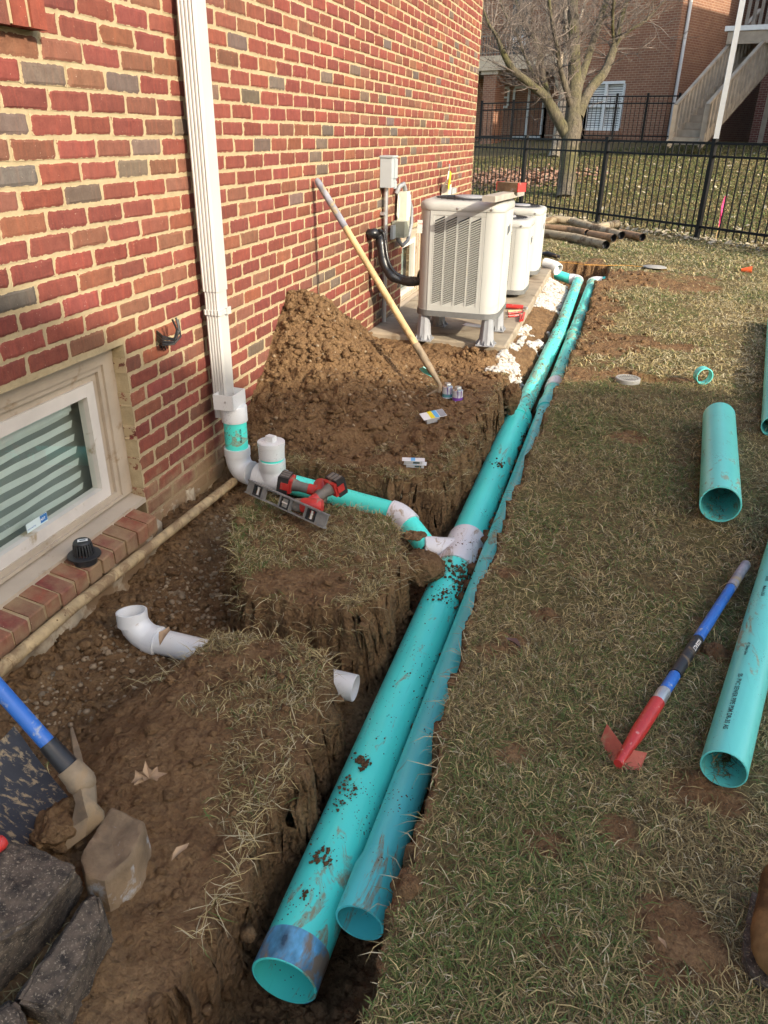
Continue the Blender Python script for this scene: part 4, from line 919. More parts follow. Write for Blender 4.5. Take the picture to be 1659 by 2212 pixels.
# shovel leaning on the wall
T_ = px(684, 388, .028); Bz = .155; B_ = pz(951, 832, Bz); dsh = (B_-T_)/np.linalg.norm(B_-T_); Ls = np.linalg.norm(B_-T_)
sh = thing('leaning_shovel', B_, 'wood handled shovel leaning against the brick wall, blade in the dirt', 'shovel')
MB().tube([T_, T_+dsh*.02, T_+dsh*.33], [.014, .019, .019], 16).build('grip', M['grip'], sh, smooth=50)
MB().tube([T_+dsh*.33, T_+dsh*(Ls-.26)], [.0185, .0195], 16).build('handle', M['wood'], sh, smooth=50)
MB().tube([T_+dsh*(Ls-.27), T_+dsh*(Ls-.10), T_+dsh*(Ls-.05), B_, B_+np.array([-.01, -.02, -.06])], [.022, .02, .014, .012, .014], 14).build('socket', M['muddy_steel'], sh, smooth=50)
bl = [B_+np.array([.01, -.01, -.055]), pz(952, 848, Bz-.05), pz(915, 868, .105), pz(910, 862, .115)]
mb = MB(); c0, c1 = pz(953, 842, .12), pz(912, 866, .10); mb.bar(c0, c1, .012, .035, (0, 0, 1)); mb.bar((c0+c1)/2-np.array([0, 0, .05]), c1-np.array([0, 0, .06]), .004, .12, (0, 0, 1)); mb.build('blade', M['muddy_steel'], sh)
# mattock at the lower edge
E_ = pz(176, 1688, .105); H_ = pz(0, 1490, .30); dh = (H_-E_)/np.linalg.norm(H_-E_); mt = thing('pick_mattock', pz(170, 1760, .0), 'mud caked mattock with blue handle and black collar', 'mattock')
lh = np.linalg.norm(H_-E_); k1 = pz(98, 1608, .105+(.30-.105)*.44)
lc = (k1-E_)@dh
MB().tube([E_+dh*(lc-.005), H_, H_+dh*.55], .0175, 18).build('handle', M['bluef'], mt, smooth=50)
MB().tube([E_+dh*.035, E_+dh*(lc*.4), E_+dh*lc], [.0255, .023, .0205], 18).build('collar', M['black'], mt, smooth=50)
V, F = blob(E_, (.030, .030, .030), 3, .12, 3); mb = MB(); mb.add(V, [tuple(f) for f in F]); mb.tube([E_-dh*.005, E_+dh*.045], [.031, .0275], 18)
mb.build('eye', M['muddy_steel'], mt, smooth=50)
def sheet(mb, rows, th=.006):
    """rows of points -> thick sheet"""
    R = [[np.asarray(p, float) for p in r] for r in rows]; nr, nc = len(R), len(R[0]); a = R[0][-1]-R[0][0]; b_ = R[-1][0]-R[0][0]; n_ = np.cross(a, b_); n_ /= np.linalg.norm(n_)
    if n_@(CAM-R[0][0]) < 0: n_ = -n_
    vs = [p for r in R for p in r]+[p-n_*th for r in R for p in r]; o = nr*nc
    fs = [(i*nc+j, i*nc+j+1, (i+1)*nc+j+1, (i+1)*nc+j) for i in range(nr-1) for j in range(nc-1)]; fs += [tuple(o+q for q in f[::-1]) for f in fs]
    bd = [(0, j) for j in range(nc)]+[(i, nc-1) for i in range(1, nr)]+[(nr-1, j) for j in range(nc-2, -1, -1)]+[(i, 0) for i in range(nr-2, 0, -1)]
    ids = [i*nc+j for i, j in bd]; fs += [(ids[k], o+ids[k], o+ids[(k+1) % len(ids)], ids[(k+1) % len(ids)]) for k in range(len(ids))]
    return mb.add(vs, fs)
mb = MB(); sheet(mb, [[pz(150, 1695, .10), pz(175, 1705, .115), pz(205, 1695, .10)], [pz(163, 1735, .085), pz(182, 1738, .10), pz(207, 1735, .085)], [pz(152, 1790, .05), pz(190, 1765, .075), pz(222, 1752, .06)], [pz(135, 1843, .012), pz(185, 1806, .03), pz(224, 1772, .04)]], .010); mb.build('adze_blade', M['muddy_steel'], mt, smooth=35)
mb = MB(); sheet(mb, [[pz(168, 1668, .10), pz(185, 1672, .10)], [pz(160, 1630, .07), pz(176, 1628, .07)], [pz(152, 1572, .03), pz(157, 1570, .03)]], .012); mb.build('pick_blade', M['muddy_steel'], mt)
# black scoop and red grip beside it
sc = thing('black_scoop', pz(60, 1700, .02), 'scuffed black plastic scoop beside the mattock', 'scoop')
mb = MB(); A, B, C, D = pz(31, 1567, .14), pz(151, 1724, .06), pz(140, 1775, .035), pz(-150, 1640, .20)
rows = []
P00, P01, P10, P11 = pz(31, 1567, .15), pz(152, 1726, .055), pz(-170, 1680, .17), pz(30, 1850, .05)
for u in np.linspace(0, 1, 9): rows.append([(P00*(1-v)+P01*v)*(1-u)+(P10*(1-v)+P11*v)*u+np.array([0, 0, -.035*math.sin(u*math.pi)-.012*math.sin(v*math.pi)]) for v in np.linspace(0, 1, 9)])
sheet(mb, rows, .006); mb.build('scoop_sheet', M['blk_scuff'], sc, smooth=40)
g0, g1 = pz(-60, 1870, .16), pz(12, 1812, .16)
t = thing('red_grip', g0-np.array([0, 0, .05]), 'red tool grip showing at the lower edge beside the dark stones', 'tool grip'); MB().tube([g0, g1-(g1-g0)*.15, g1-(g1-g0)*.04, g1], [.014, .015, .012, .004], 14).build('grip', M['redp'], t, smooth=50)
# red trenching tool on the grass
ht = thing('trenching_hoe', pz(1400, 1560, 0), 'trenching hoe with red blade and blue handle on the grass', 'hoe')
h0, h1 = pz(1612, 1218, .035), pz(1336, 1648, .045); dh2 = (h1-h0)/np.linalg.norm(h1-h0)
def hv(x, y): P = pz(x, y, .04); return float((P-h0)@dh2)
for nm, a, b_, r0, r1, mt_ in (('grip', 0, hv(1583, 1268), .017, .0175, M['grip']), ('handle', hv(1583, 1268), hv(1512, 1382), .0165, .0165, M['bluef']), ('label_sleeve', hv(1512, 1382), hv(1451, 1455), .0172, .0172, M['black']), ('handle', hv(1451, 1455), hv(1424, 1496), .0165, .0165, M['bluef']), ('ferrule', hv(1428, 1490), hv(1408, 1515), .0185, .0185, M['galv'])):
    MB().tube([h0+dh2*a+(0, 0, 0), h0+dh2*(a+.006), h0+dh2*b_], [r0*.85, r0, r1], 18).build(nm, mt_, ht, smooth=50)
a, b_ = hv(1409, 1514), hv(1332, 1652); MB().tube([h0+dh2*a, h0+dh2*(a+(b_-a)*.5), h0+dh2*(a+(b_-a)*.8), h0+dh2*b_], [.0195, .019, .014, .011], 18).build('socket', M['redp'], ht, smooth=50)
text_on_pipe('KOBALT', .016, h0+dh2*hv(1512, 1382), h0+dh2*hv(1451, 1455), .0172, .022, math.radians(20), 1, .0006).build('sleeve_lettering', M['label_w'], ht)
c_ = pz(1330, 1660, .012); l_ = pz(1296, 1600, .015); r_ = pz(1381, 1664, .015); up_ = np.array([-dh2[0]*.35, -dh2[1]*.35, 1.0]); up_ /= np.linalg.norm(up_)
mb = MB(); sheet(mb, [[l_, c_, r_], [l_+up_*.034-dh2*.022, c_+up_*.040-dh2*.026, r_+up_*.034-dh2*.022]], .006); mb.build('hoe_blade', M['redm'], ht)
# spirit level and the two drivers on the earth block
lv = thing('spirit_level', pz(620, 1090, .03), 'grey spirit level lying against the two red drills', 'spirit level'); l0, l1 = pz(536, 1050, .085), pz(706, 1127, .075); dl = (l1-l0)/np.linalg.norm(l1-l0); LL = np.linalg.norm(l1-l0)
nl_ = np.cross(dl, (0, 0, 1)); nl_ /= np.linalg.norm(nl_); nl_ = nl_ if nl_@(CAM-l0) > 0 else -nl_; uv_ = np.array([0, 0, 1.0])*.9-nl_*.42; uv_ /= np.linalg.norm(uv_); nv_ = np.cross(dl, uv_)
M['lvl'] = pmat('worn_aluminium', (.22, .215, .205), .5, .3, 20, .2, 60, metal=.3, dirt=.2, dscale=18, dcol=(.3, .25, .17))
mb = MB(); ax3 = (dl, nv_, uv_)
for s_ in (-1, 1): mb.box((l0+l1)/2+uv_*s_*.0255, (LL, .022, .005), ax3)
lf = mb.box((l0+l1)/2, (.03, .008, .048), ax3)
for a, b_ in ((0, .09), (.19, .245), (.42, .45), (.545, .575), (.735, .765), (.875, 1.0)): mb.box(l0+dl*LL*(a+b_)/2, (LL*(b_-a), .008, .047), ax3)
lf = mb.build('level_frame', M['lvl'], lv)
for a in (.14, .497, .82):
    c = l0+dl*LL*a; mb = MB(); hs = .020
    for q in (-1, 1): mb.box(c+dl*q*hs, (.006, .014, .046), ax3); mb.box(c+uv_*q*hs, (hs*2, .014, .006), ax3)
    vh = mb.build('vial_holder', M['black'], lv); MB().tube([c-uv_*.018, c+uv_*.018] if a != .497 else [c-dl*.018, c+dl*.018], .005, 10).build('vial', M['tan2'], vh, smooth=50)
M['dred'] = pmat('tool_red', (.46, .03, .025), .45, .2, 14, dirt=.15, dscale=20, dcol=(.25, .17, .12)); M['dblk'] = pmat('tool_black', (.022, .020, .020), .55, .3, 20, .2, 60, dirt=.22, dscale=20, dcol=(.16, .12, .09)); M['dgry'] = pmat('tool_grey', (.13, .115, .10), .6, .25, 18, dirt=.3, dscale=20, dcol=(.25, .19, .13))
def driver(label, pb_, ph, chuck, up_):
    t = thing('impact_driver', (pb_+ph)/2-np.array([0, 0, .03]), label, 'drill', 'cordless drills by the spirit level'); d = (ph-pb_)/np.linalg.norm(ph-pb_); up_ = np.asarray(up_, float); up_ = up_-d*(up_@d); up_ /= np.linalg.norm(up_); sd = np.cross(d, up_); L = np.linalg.norm(ph-pb_)
    ax3 = (d, sd, up_); bt = MB().box(pb_-d*.012, (.042, .072, .078), ax3).build('battery', M['dblk'], t)
    MB().box(pb_-d*.034, (.006, .066, .07), ax3).build('battery_base', M['dblk'], bt); MB().box(pb_+d*.012, (.022, .066, .060), ax3).build('battery_mount', M['dred'], t)
    for s_ in (-1, 1): MB().box(pb_-d*.004+sd*s_*.037, (.034, .004, .030), ax3).build('battery_clip', M['dred'], bt)
    for k in (-1, 0, 1): MB().box(pb_-d*.012+up_*.040+sd*k*.02, (.036, .012, .003), ax3).build('battery_rib', M['dgry'], bt)
    mb = MB(); mb.tube([pb_+d*.015, pb_+d*L*.35, pb_+d*L*.7, ph], [.026, .0185, .018, .024], 14, squash=1.2); mb.build('handle', M['dgry'], t, smooth=50); MB().tube([pb_+d*L*.62, pb_+d*L*.86, ph], [.0195, .021, .0265], 14, squash=1.2).build('handle_guard', M['dred'], t, smooth=50)
    ch = np.asarray(chuck, float); ch /= np.linalg.norm(ch); mb = MB(); mb.lathe(ph-ch*.065, ch, [(0, .001), (0, .026), (.01, .031), (.075, .031), (.085, .028)], 22); mb.build('motor_housing', M['dred'], t, smooth=45)
    MB().lathe(ph+ch*.02, ch, [(0, .029), (.025, .026), (.042, .018), (.045, .013)], 22).build('gear_case', M['dgry'], t, smooth=45); MB().lathe(ph+ch*.062, ch, [(0, .013), (.018, .013), (.02, .008), (.032, .0075), (.032, .001)], 16).build('chuck', M['dblk'], t, smooth=45)
    return t
driver('red and black drill with its chuck pointing at the viewer', pz(622, 1044, .10), pz(693, 1063, .075), (.35, -.9, -.15), (0, 0, 1))
driver('red and black drill lying with its chuck behind the level', pz(722, 1050, .115), pz(662, 1092, .075), (-.85, -.1, -.05), (0, 0, 1))
# cement cans, screw packs
M['can_lbl'] = pmat('can_label', (.55, .57, .60), .4, .2, 40); M['purple'] = pmat('purple_print', (.16, .05, .30), .4, .15); M['teal_ink'] = pmat('can_teal', (.08, .25, .28), .4, .1); M['tin'] = pmat('tin', (.55, .55, .54), .3, .15, metal=.9)
def can(P, label, band):
    t = thing('cement_can', P, label, 'can', 'cans of pipe cement'); r, h = .0275, .062; mb = MB(); mb.lathe(P, (0, 0, 1), [(0, .001), (0, r), (.002, r+.001), (.004, r), (h-.004, r), (h-.002, r+.001), (h, r)], 24); mb.build('can_body', M['can_lbl'], t, smooth=40)
    MB().lathe(P+np.array([0, 0, .006]), (0, 0, 1), [(0, r+.0005), (.018, r+.0005)], 24).build('printed_band', band, t, smooth=40); MB().lathe(P+np.array([0, 0, h]), (0, 0, 1), [(0, r), (.003, r*.8), (.005, r*.68), (.016, r*.66), (.018, r*.6), (.0185, .001)], 20).build('lid', M['tin'], t, smooth=40)
    text_on_pipe('CEMENT', .008, P, P+np.array([0, 0, .06]), r, .012, math.radians(-50), 1, .0003).build('can_lettering', band, t)
    for k in range(2): MB().tube([P+np.array([r*math.cos(a_)+.0, r*math.sin(a_), zz]) for zz, a_ in ((h, -1.4+k*.7), (h*.6, -1.35+k*.7), (h*.3, -1.42+k*.7))], [.003, .002, .0015], 6).build('drip', M['purple'], t)
cz = surf(*pz(985, 868, .12)[:2]); Pc = pz(988, 866, cz+.002); can(Pc, 'can with purple print, in front of the other can', M['purple'])
cz = surf(*pz(967, 857, .12)[:2]); Pc = pz(966, 858, cz+.002); can(Pc, 'silver can behind the purple printed can', M['teal_ink'])
M['clear_pl'] = pmat('clear_pack', (.42, .42, .42), .2, .15, 30); M['lblue'] = pmat('pack_blue', (.10, .38, .68), .4, .1); M['pwhite'] = pmat('pack_white', (.7, .7, .7), .4, .05)
P0 = pz(931, 902, surf(*pz(931, 905, .1)[:2])+.02); bx = thing('screw_pack', P0-np.array([0, 0, .02]), 'blue and yellow printed plastic pack of screws', 'screw pack'); e1 = np.array([.82, .57, .12]); e1 /= np.linalg.norm(e1); e2 = np.array([-.5, .82, .2]); e2 -= e1*(e1@e2); e2 /= np.linalg.norm(e2); e3 = np.cross(e1, e2)
MB().box(P0, (.07, .062, .026), (e1, e2, e3)).build('plastic_box', M['clear_pl'], bx); MB().box(P0+e3*.0145+e1*.012, (.125, .066, .003), (e1, e2, e3)).build('card', M['pwhite'], bx)
MB().box(P0+e3*.0166+e1*.0, (.022, .066, .0012), (e1, e2, e3)).build('yellow_stripe', M['yellow'], bx); MB().box(P0+e3*.0166+e1*.024, (.022, .066, .0012), (e1, e2, e3)).build('blue_stripe', M['lblue'], bx); MB().box(P0+e3*.0166+e1*.056, (.034, .066, .0012), (e1, e2, e3)).build('hang_tab', M['riser'], bx)
for k, (dx, lab, vx, vy) in enumerate(((0, 'clear blister pack lying under another pack on the earth ledge', 897, 1004), (.0, 'clear blister pack with blue print on top of another pack', 893, 996))):
    zz = gz(*pz(893, 1002, .06)[:2])+.014+.018*k; P0 = pz(vx, vy, zz); e1 = np.array([.98, .18+.05*k, 0]); e1 /= np.linalg.norm(e1); e2 = np.array([-e1[1], e1[0], .0]); e3 = np.cross(e1, e2); t = thing('blister_pack', P0-np.array([0, 0, .01]), lab, 'blister pack', 'clear packs on the earth ledge')
    MB().box(P0, (.082, .038, .014), (e1, e2, e3)).build('plastic_tray', M['clear_pl'], t); MB().box(P0+e3*.0078+e1*.0, (.104, .040, .0016), (e1, e2, e3)).build('card', M['pwhite'], t); MB().box(P0+e3*.009-e1*.002, (.02, .036, .001), (e1, e2, e3)).build('blue_print', M['lblue'], t); MB().box(P0-e2*.0195+e1*.014, (.03, .001, .008), (e1, e2, e3)).build('barcode', M['ink'], t)
# black dome grate standing on the brick sill
P0 = np.array([.072, 1.895, .014]); P0 = pz(185, 1214, .012); dg = thing('dome_grate', P0, 'black plastic dome grate standing on the brick sill', 'drain grate')
MB().lathe(P0, (0, 0, 1), [(0, .036), (0, .041), (.028, .042), (.029, .036), (.0, .036)], 36).build('collar', M['black'], dg, smooth=40); MB().lathe(P0+np.array([0, 0, .028]), (0, 0, 1), [(0, .036), (0, .057), (.003, .058), (.006, .057), (.008, .035)], 40).build('flange', M['black'], dg, smooth=40)
mesh_ = None
for k in range(20):
    th = 2*math.pi*k/20; c, s_ = math.cos(th), math.sin(th)
    MB().tube([P0+np.array([c*.034, s_*.034, .035]), P0+np.array([c*.030, s_*.030, .075]), P0+np.array([c*.024, s_*.024, .083])], [.0034, .003, .003], 6).build('rib', M['black'], dg, smooth=60)
MB().lathe(P0+np.array([0, 0, .078]), (0, 0, 1), [(0, .030), (.004, .031), (.009, .027), (.010, .001)], 28).build('cap', M['black'], dg, smooth=40); MB().box(P0+np.array([.004, .0, .0895]), (.034, .018, .001), ((.8, .6, 0), (-.6, .8, 0), (0, 0, 1))).build('price_tag', M['pwhite'], dg); MB().box(P0+np.array([.004, .0, .0903]), (.02, .006, .0006), ((.8, .6, 0), (-.6, .8, 0), (0, 0, 1))).build('barcode', M['ink'], dg)
# stones
def stone(name, outline, ztop, zbot, mat, label, cat='stone', group=None, rough=.006, grow=1.06, n=48, tilt=(0, 0), ns=0, rnd=.9):
    P = [pz(x, y, z if not isinstance(z, (int, float)) else z) for x, y, z in [(q[0], q[1], q[2] if len(q) > 2 else ztop) for q in outline]]; P = np.array(P)
    seg = np.linalg.norm(np.roll(P, -1, 0)-P, axis=1); cum = np.concatenate([[0], np.cumsum(seg)]); tot = cum[-1]; O = []
    for t in np.linspace(0, tot, n, endpoint=False): i = np.searchsorted(cum, t, 'right')-1; f = (t-cum[i])/seg[i]; O.append(P[i]*(1-f)+P[(i+1) % len(P)]*f)
    O = np.array(O); O = (O*2+np.roll(O, 1, 0)*.5+np.roll(O, -1, 0)*.5)/3; C = O.mean(0); V = []
    for s_, dz in [(0.02, 0), (.25, 0), (.45, 0), (.62, 0), (.76, 0), (.88, 0), (.96, -.004), (1.0, -.014), (1.015, -.04), (1.03, -.08), (grow, None)]:
        for k in range(n):
            q = C+(O[k]-C)*s_
            q[2] = (C[2]*(1-s_)+O[k][2]*s_+dz) if dz is not None else zbot
            q[2] = max(q[2], zbot); q = q+(np.array([fbm(q[0], q[1], .05, 3, ns+1), fbm(q[0], q[1], .05, 3, ns+2), fbm(q[0]+q[2], q[1], .035, 3, ns+3)])*rough*2 if dz is not None else 0); V.append(q)
    R = 11; mb = MB(); mb.add(V, [(j*n+k, j*n+(k+1) % n, (j+1)*n+(k+1) % n, (j+1)*n+k) for j in range(R-1) for k in range(n)]+[tuple(range(n))[::-1]])
    o = mb.build(name, mat, loc=(C[0], C[1], zbot), smooth=45); return tag(o, label, cat, group)
M['dark_stone'] = pmat('weathered_block', (.080, .060, .043), .92, .75, 40, 1.0, 120, dirt=.2, dscale=210, dcol=(.26, .21, .15), specks=0); M['slab'] = pmat('flat_rock', (.21, .145, .085), .92, .4, 14, 1.0, 50, dirt=.12, dscale=12, dcol=(.42, .44, .45))
def cut_block(top, bot, label, ns):
    """angular concrete block: flat top, split sides, slightly chipped"""
    import bmesh
    T = [pz(x, y, z) for x, y, z in top]; B2 = [pz(x, y, z) for x, y, z in bot]; n = len(T); bm = bmesh.new()
    vt = [bm.verts.new(p) for p in T]; vb = [bm.verts.new(p) for p in B2]; bm.faces.new(vt); bm.faces.new(vb[::-1])
    for i in range(n): bm.faces.new([vb[i], vb[(i+1) % n], vt[(i+1) % n], vt[i]])
    bmesh.ops.recalc_face_normals(bm, faces=bm.faces); bmesh.ops.bevel(bm, geom=list(bm.edges), offset=.006, segments=2, affect='EDGES'); bmesh.ops.triangulate(bm, faces=bm.faces)
    for _ in range(9):
        lg = [e for e in bm.edges if e.calc_length() > .014]
        if not lg: break
        bmesh.ops.subdivide_edges(bm, edges=lg, cuts=1); bmesh.ops.triangulate(bm, faces=[f for f in bm.faces if len(f.verts) > 3])
    bm.normal_update(); V = np.array([v.co[:] for v in bm.verts]); N = np.array([v.normal[:] for v in bm.verts]); d = fbm(V[:, 0]+V[:, 2]*.7, V[:, 1]-V[:, 2]*.5, .05, 3, ns)*.010+fbm(V[:, 0]+V[:, 2], V[:, 1]-V[:, 2], .014, 2, ns+5)*.005
    mb = MB().add(V+N*d[:, None], [tuple(v.index for v in f.verts) for f in bm.faces]); bm.free()
    o = mb.build('retaining_block', M['dark_stone'], loc=np.mean(B2, 0), smooth=50); return tag(o, label, 'stone block', 'dark blocks at the lower edge')
cut_block([(-110, 1790, .17), (24, 1822, .15), (99, 1846, .14), (168, 1874, .125), (70, 1990, .13), (-110, 2090, .15)], [(-110, 1800, -.15), (24, 1822, -.15), (99, 1846, -.15), (184, 1935, -.06), (100, 2055, -.04), (-110, 2260, -.05)], 'large dark weathered block, the one below the red grip', 81)
cut_block([(183, 1944, .075), (211, 1936, .085), (226, 1985, .06), (118, 2185, .045), (36, 2165, .055)], [(183, 1944, -.15), (211, 1936, -.15), (244, 2040, -.06), (150, 2240, -.06), (30, 2170, -.15)], 'dark weathered block with a pointed corner, beside the largest dark block', 91)
cut_block([(26, 2163, .055), (44, 2182, .05), (60, 2245, .04), (-60, 2300, .04), (-60, 2230, .06)], [(26, 2163, -.15), (50, 2190, -.1), (70, 2255, -.1), (-60, 2310, -.1), (-60, 2230, -.15)], 'small dark block corner at the lower edge, nearest the photo corner', 95)
stone('flat_rock', [(172, 1850), (195, 1790), (232, 1738), (275, 1752), (314, 1766), (312, 1805), (288, 1855), (225, 1905), (185, 1890)], .045, -.06, M['slab'], 'tan rock with white paint marks under the mattock blade', 'rock', ns=97)
# lumps of clay worth telling apart
def clod(P, s3, seed, label, mat='clod', name='earth_clod', cat='earth clod', rough=.35):
    V, F = blob(P, s3, seed, rough, 4); q_ = V[:, 0]+V[:, 2]*.8; w_ = V[:, 1]-V[:, 2]*.6; sc_ = min(1.0, max(s3)/.05); d = (np.abs(fbm(q_, w_, .035, 2, seed))*.035+np.abs(fbm(q_, w_, .013, 3, seed+1))*.02)*sc_-.008*sc_; n_ = (V-P)/np.linalg.norm(V-P, axis=1)[:, None]; V = V+n_*d[:, None]
    o = MB().add(V, [tuple(f) for f in F]).build(name, M['soil'], loc=P, smooth=60); return tag(o, label, cat)
clod(pz(112, 1790, .03), (.045, .05, .045), 21, 'brown clay lump between the black scoop and the mattock blade')
clod(pz(1445, 2005, .0), (.085, .065, .012), 22, 'flat patch of trodden mud near the lower grass, the larger of two', 'clod'); clod(pz(1412, 2108, .0), (.05, .045, .010), 23, 'smaller mud lump just below the flat mud patch')
clod(pz(1548, 1412, .005), (.03, .03, .018), 24, 'mud lump between the hoe handle and the long pipe'); clod(pz(880, 1920, .0), (.025, .025, .02), 25, 'tuft of brown clay on the trench lip beside the bell end')
clod(pz(905, 1230, -.13), (.07, .08, .06), 26, 'dark clay heap in the trench left of the white wye', rough=.45); clod(pz(1105, 855, -.0), (.045, .07, .10), 27, 'upright clay chunk at the trench edge before the gravel')
clod(pz(1180, 1330, .0), (.045, .03, .012), 28, 'thin mud patch with a dark leaf on the grass'); clod(pz(900, 1155, .0), (.04, .035, .012), 29, 'crust of clay resting on the branch pipe below the white elbow')
# muddy boot at the right edge
M['boot'] = pmat('muddy_suede', (.20, .11, .045), .95, .4, 20, .6, 60, dirt=.35, dscale=9, dcol=(.10, .055, .025), spec=.15)
Pb = pz(1665, 2075, .05); mb = MB(); bt = thing('work_boot', Pb-np.array([0, 0, .05]), 'muddy brown work boot toe at the lower photo edge', 'boot')
dirb = np.array([.22, .975, 0]); sdb = np.array([-.975, .22, 0]); toe = pz(1668, 2122, .03); rings = [(0, .010, .02, .025), (.012, .032, .034, .03), (.035, .045, .045, .036), (.07, .05, .055, .042), (.11, .048, .07, .05), (.15, .046, .09, .06), (.19, .046, .12, .075)]; vs = []; g_ = 20
for t, wd, hh, zc in rings:
    for k in range(g_): th = 2*math.pi*k/g_; vs.append(toe+dirb*t+sdb*wd*math.cos(th)+np.array([0, 0, max(-.03, math.sin(th)*hh*.62)+.012+hh*.3]))
mb.add(vs, [(j*g_+k, j*g_+(k+1) % g_, (j+1)*g_+(k+1) % g_, (j+1)*g_+k) for j in range(len(rings)-1) for k in range(g_)]+[tuple(range(g_))[::-1], tuple((len(rings)-1)*g_+k for k in range(g_))]); mb.build('upper', M['boot'], bt, smooth=60)
vs = []
for t, wd in ((-.006, .012), (.008, .036), (.035, .05), (.08, .055), (.19, .05)): vs += [toe+dirb*t+sdb*wd+(0, 0, -.03), toe+dirb*t-sdb*wd+(0, 0, -.03), toe+dirb*t-sdb*wd+(0, 0, -.008), toe+dirb*t+sdb*wd+(0, 0, -.008)]
MB().add(vs, [(j*4+k, j*4+(k+1) % 4, (j+1)*4+(k+1) % 4, (j+1)*4+k) for j in range(4) for k in range(4)]+[(3, 2, 1, 0), (16, 17, 18, 19)]).build('sole', M['dark_stone'], bt)
# dead leaves
M['leaf'] = pmat('dry_leaf', (.36, .24, .14), .85, .25, 40); M['leaf_d'] = pmat('dark_leaf', (.12, .07, .06), .8, .2, 40)
OAK = [(0, 0), (.08, .10), (.30, .12), (.16, .22), (.12, .34), (.42, .42), (.22, .50), (.14, .60), (.30, .74), (.12, .76), (0, 1.0)]
OAK = OAK+[(-x*.92, y*.97+.01) for x, y in OAK[-2:0:-1]]
OV = [(0, 0), (.12, .2), (.18, .45), (.13, .75), (0, 1), (-.12, .78), (-.17, .45), (-.1, .2)]
def leaf(x, y, z, size, rz, label, outl=OAK, mat='leaf', tilt=.3):
    P = pz(x, y, z); rg = random.Random(x); a = math.radians(rz); ux, uy = np.array([math.cos(a), math.sin(a), 0]), np.array([-math.sin(a), math.cos(a), tilt])
    vs = []
    for sgn in (1,):
        C = P+uy*size*.5+np.array([0, 0, -.10*size]); vs = [C]+[P+ux*u*size+uy*v*size+np.array([0, 0, size*(.9*u*u+.15*math.sin(v*5))]) for u, v in outl]
    n = len(outl); mb = MB().add(vs, [(0, 1+k, 1+(k+1) % n) for k in range(n)]); o = mb.build('oak_leaf' if outl is OAK else 'dead_leaf', M[mat], loc=P, smooth=60); return tag(o, label, 'leaf', 'dead leaves')
leaf(283, 1692, .012, .085, -60, 'tan oak leaf on the bare soil behind the flat rock'); leaf(430, 1412, -.035, .075, -100, 'brown oak leaf lying where the white pipe enters the earth')
leaf(370, 1860, .012, .05, -20, 'pinkish oval leaf on the grass right of the flat rock', OV); leaf(1125, 1400, .02, .06, 60, 'dark curled leaf on the grass left of the hoe', OV, 'leaf_d'); leaf(1440, 2050, .035, .025, 40, 'small pale leaf on the mud patch', OV)
leaf(345, 1395, -.12, .09, 10, 'brown curled leaf on the soil behind the white elbow', OV, 'leaf')
# drain grate, orange cup, stake, string, bits on the pad and far pit
M['grate'] = pmat('grey_grate', (.30, .29, .26), .6, .15, 10); G0 = pz(1355, 826, .0); gr = thing('round_grate', G0, 'round grey drain grate in the lawn by the sunlit edge', 'drain grate'); mb = MB(); R_ = .078
mb.lathe(G0+np.array([0, 0, -.03]), (0, 0, 1), [(0, R_-.008), (0, R_), (.058, R_), (.062, R_-.004), (.062, R_-.016), (.05, R_-.016)], 40); mb.build('rim', M['grate'], gr, smooth=40)
for k in range(-5, 6):
    xx = k*.0125; L = math.sqrt(max(0, (R_-.012)**2-xx*xx))*2
    if L > .02: MB().box(G0+np.array([xx, 0, .026]), (.0062, L, .008), ((.97, .2, 0), (-.2, .97, 0), (0, 0, 1))).build('bar', M['grate'], gr)
for k in (-1, 1): MB().box(G0+np.array([0, k*.012, .027]), (.13, .005, .008), ((.97, .2, 0), (-.2, .97, 0), (0, 0, 1))).build('cross_bar', M['grate'], gr)
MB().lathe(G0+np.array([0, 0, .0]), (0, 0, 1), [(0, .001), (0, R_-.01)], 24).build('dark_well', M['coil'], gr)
M['orange'] = pmat('orange_plastic', (.72, .12, .03), .5, .08); O0 = pz(1613, 584, .03); oc = thing('orange_cup', O0-np.array([0, 0, .03]), 'small orange plastic cup tipped over in the sunny grass', 'cup'); MB().lathe(O0-np.array([.06, 0, .0]), (1, -.15, .1), [(0, .020), (.11, .042), (.115, .042), (.11, .038), (.005, .017), (.0, .001)], 20).build('cup_wall', M['orange'], oc, smooth=40)
S0 = pz(1544, 521, 0); zt = zat(S0, 1565, 415); st = thing('survey_stake', S0, 'thin wooden stake with pink ribbon in front of the fence', 'stake'); S1 = np.array([*(pd(1565, 415, (S0-CAM)@FW+.02)[:2]), zt]); S1 = S0+np.array([.03, 0, zt]); MB().bar(S0-np.array([0, 0, .1]), S1, .016, .01, (0, 1, 0)).build('stick', M['wood'], st)
M['pink'] = pmat('pink_ribbon', (.85, .06, .22), .5, .1); mb = MB(); Sr = S0+(S1-S0)*.92; sheet(mb, [[Sr+np.array([-.018, -.02, 0]), Sr+np.array([.02, -.02, .0])], [Sr+np.array([-.04, -.04, -.15]), Sr+np.array([.0, -.03, -.14])], [Sr+np.array([-.03, -.03, -.30]), Sr+np.array([-.0, -.04, -.32])], [Sr+np.array([-.02, -.04, -.42]), Sr+np.array([.01, -.03, -.43])]], .002); mb.build('ribbon', M['pink'], st)
M['string'] = pmat('orange_string', (.62, .30, .05), .7, .1); sp = thing('orange_string', pz(1250, 570, 0), 'orange string stretched over the far pit', 'string'); MB().tube([pz(x, y, .012) for x, y in ((1120, 562), (1165, 566), (1212, 566), (1246, 569), (1263, 572), (1311, 573), (1352, 573), (1408, 578), (1440, 584))], .0032, 6).build('cord', M['string'], sp)
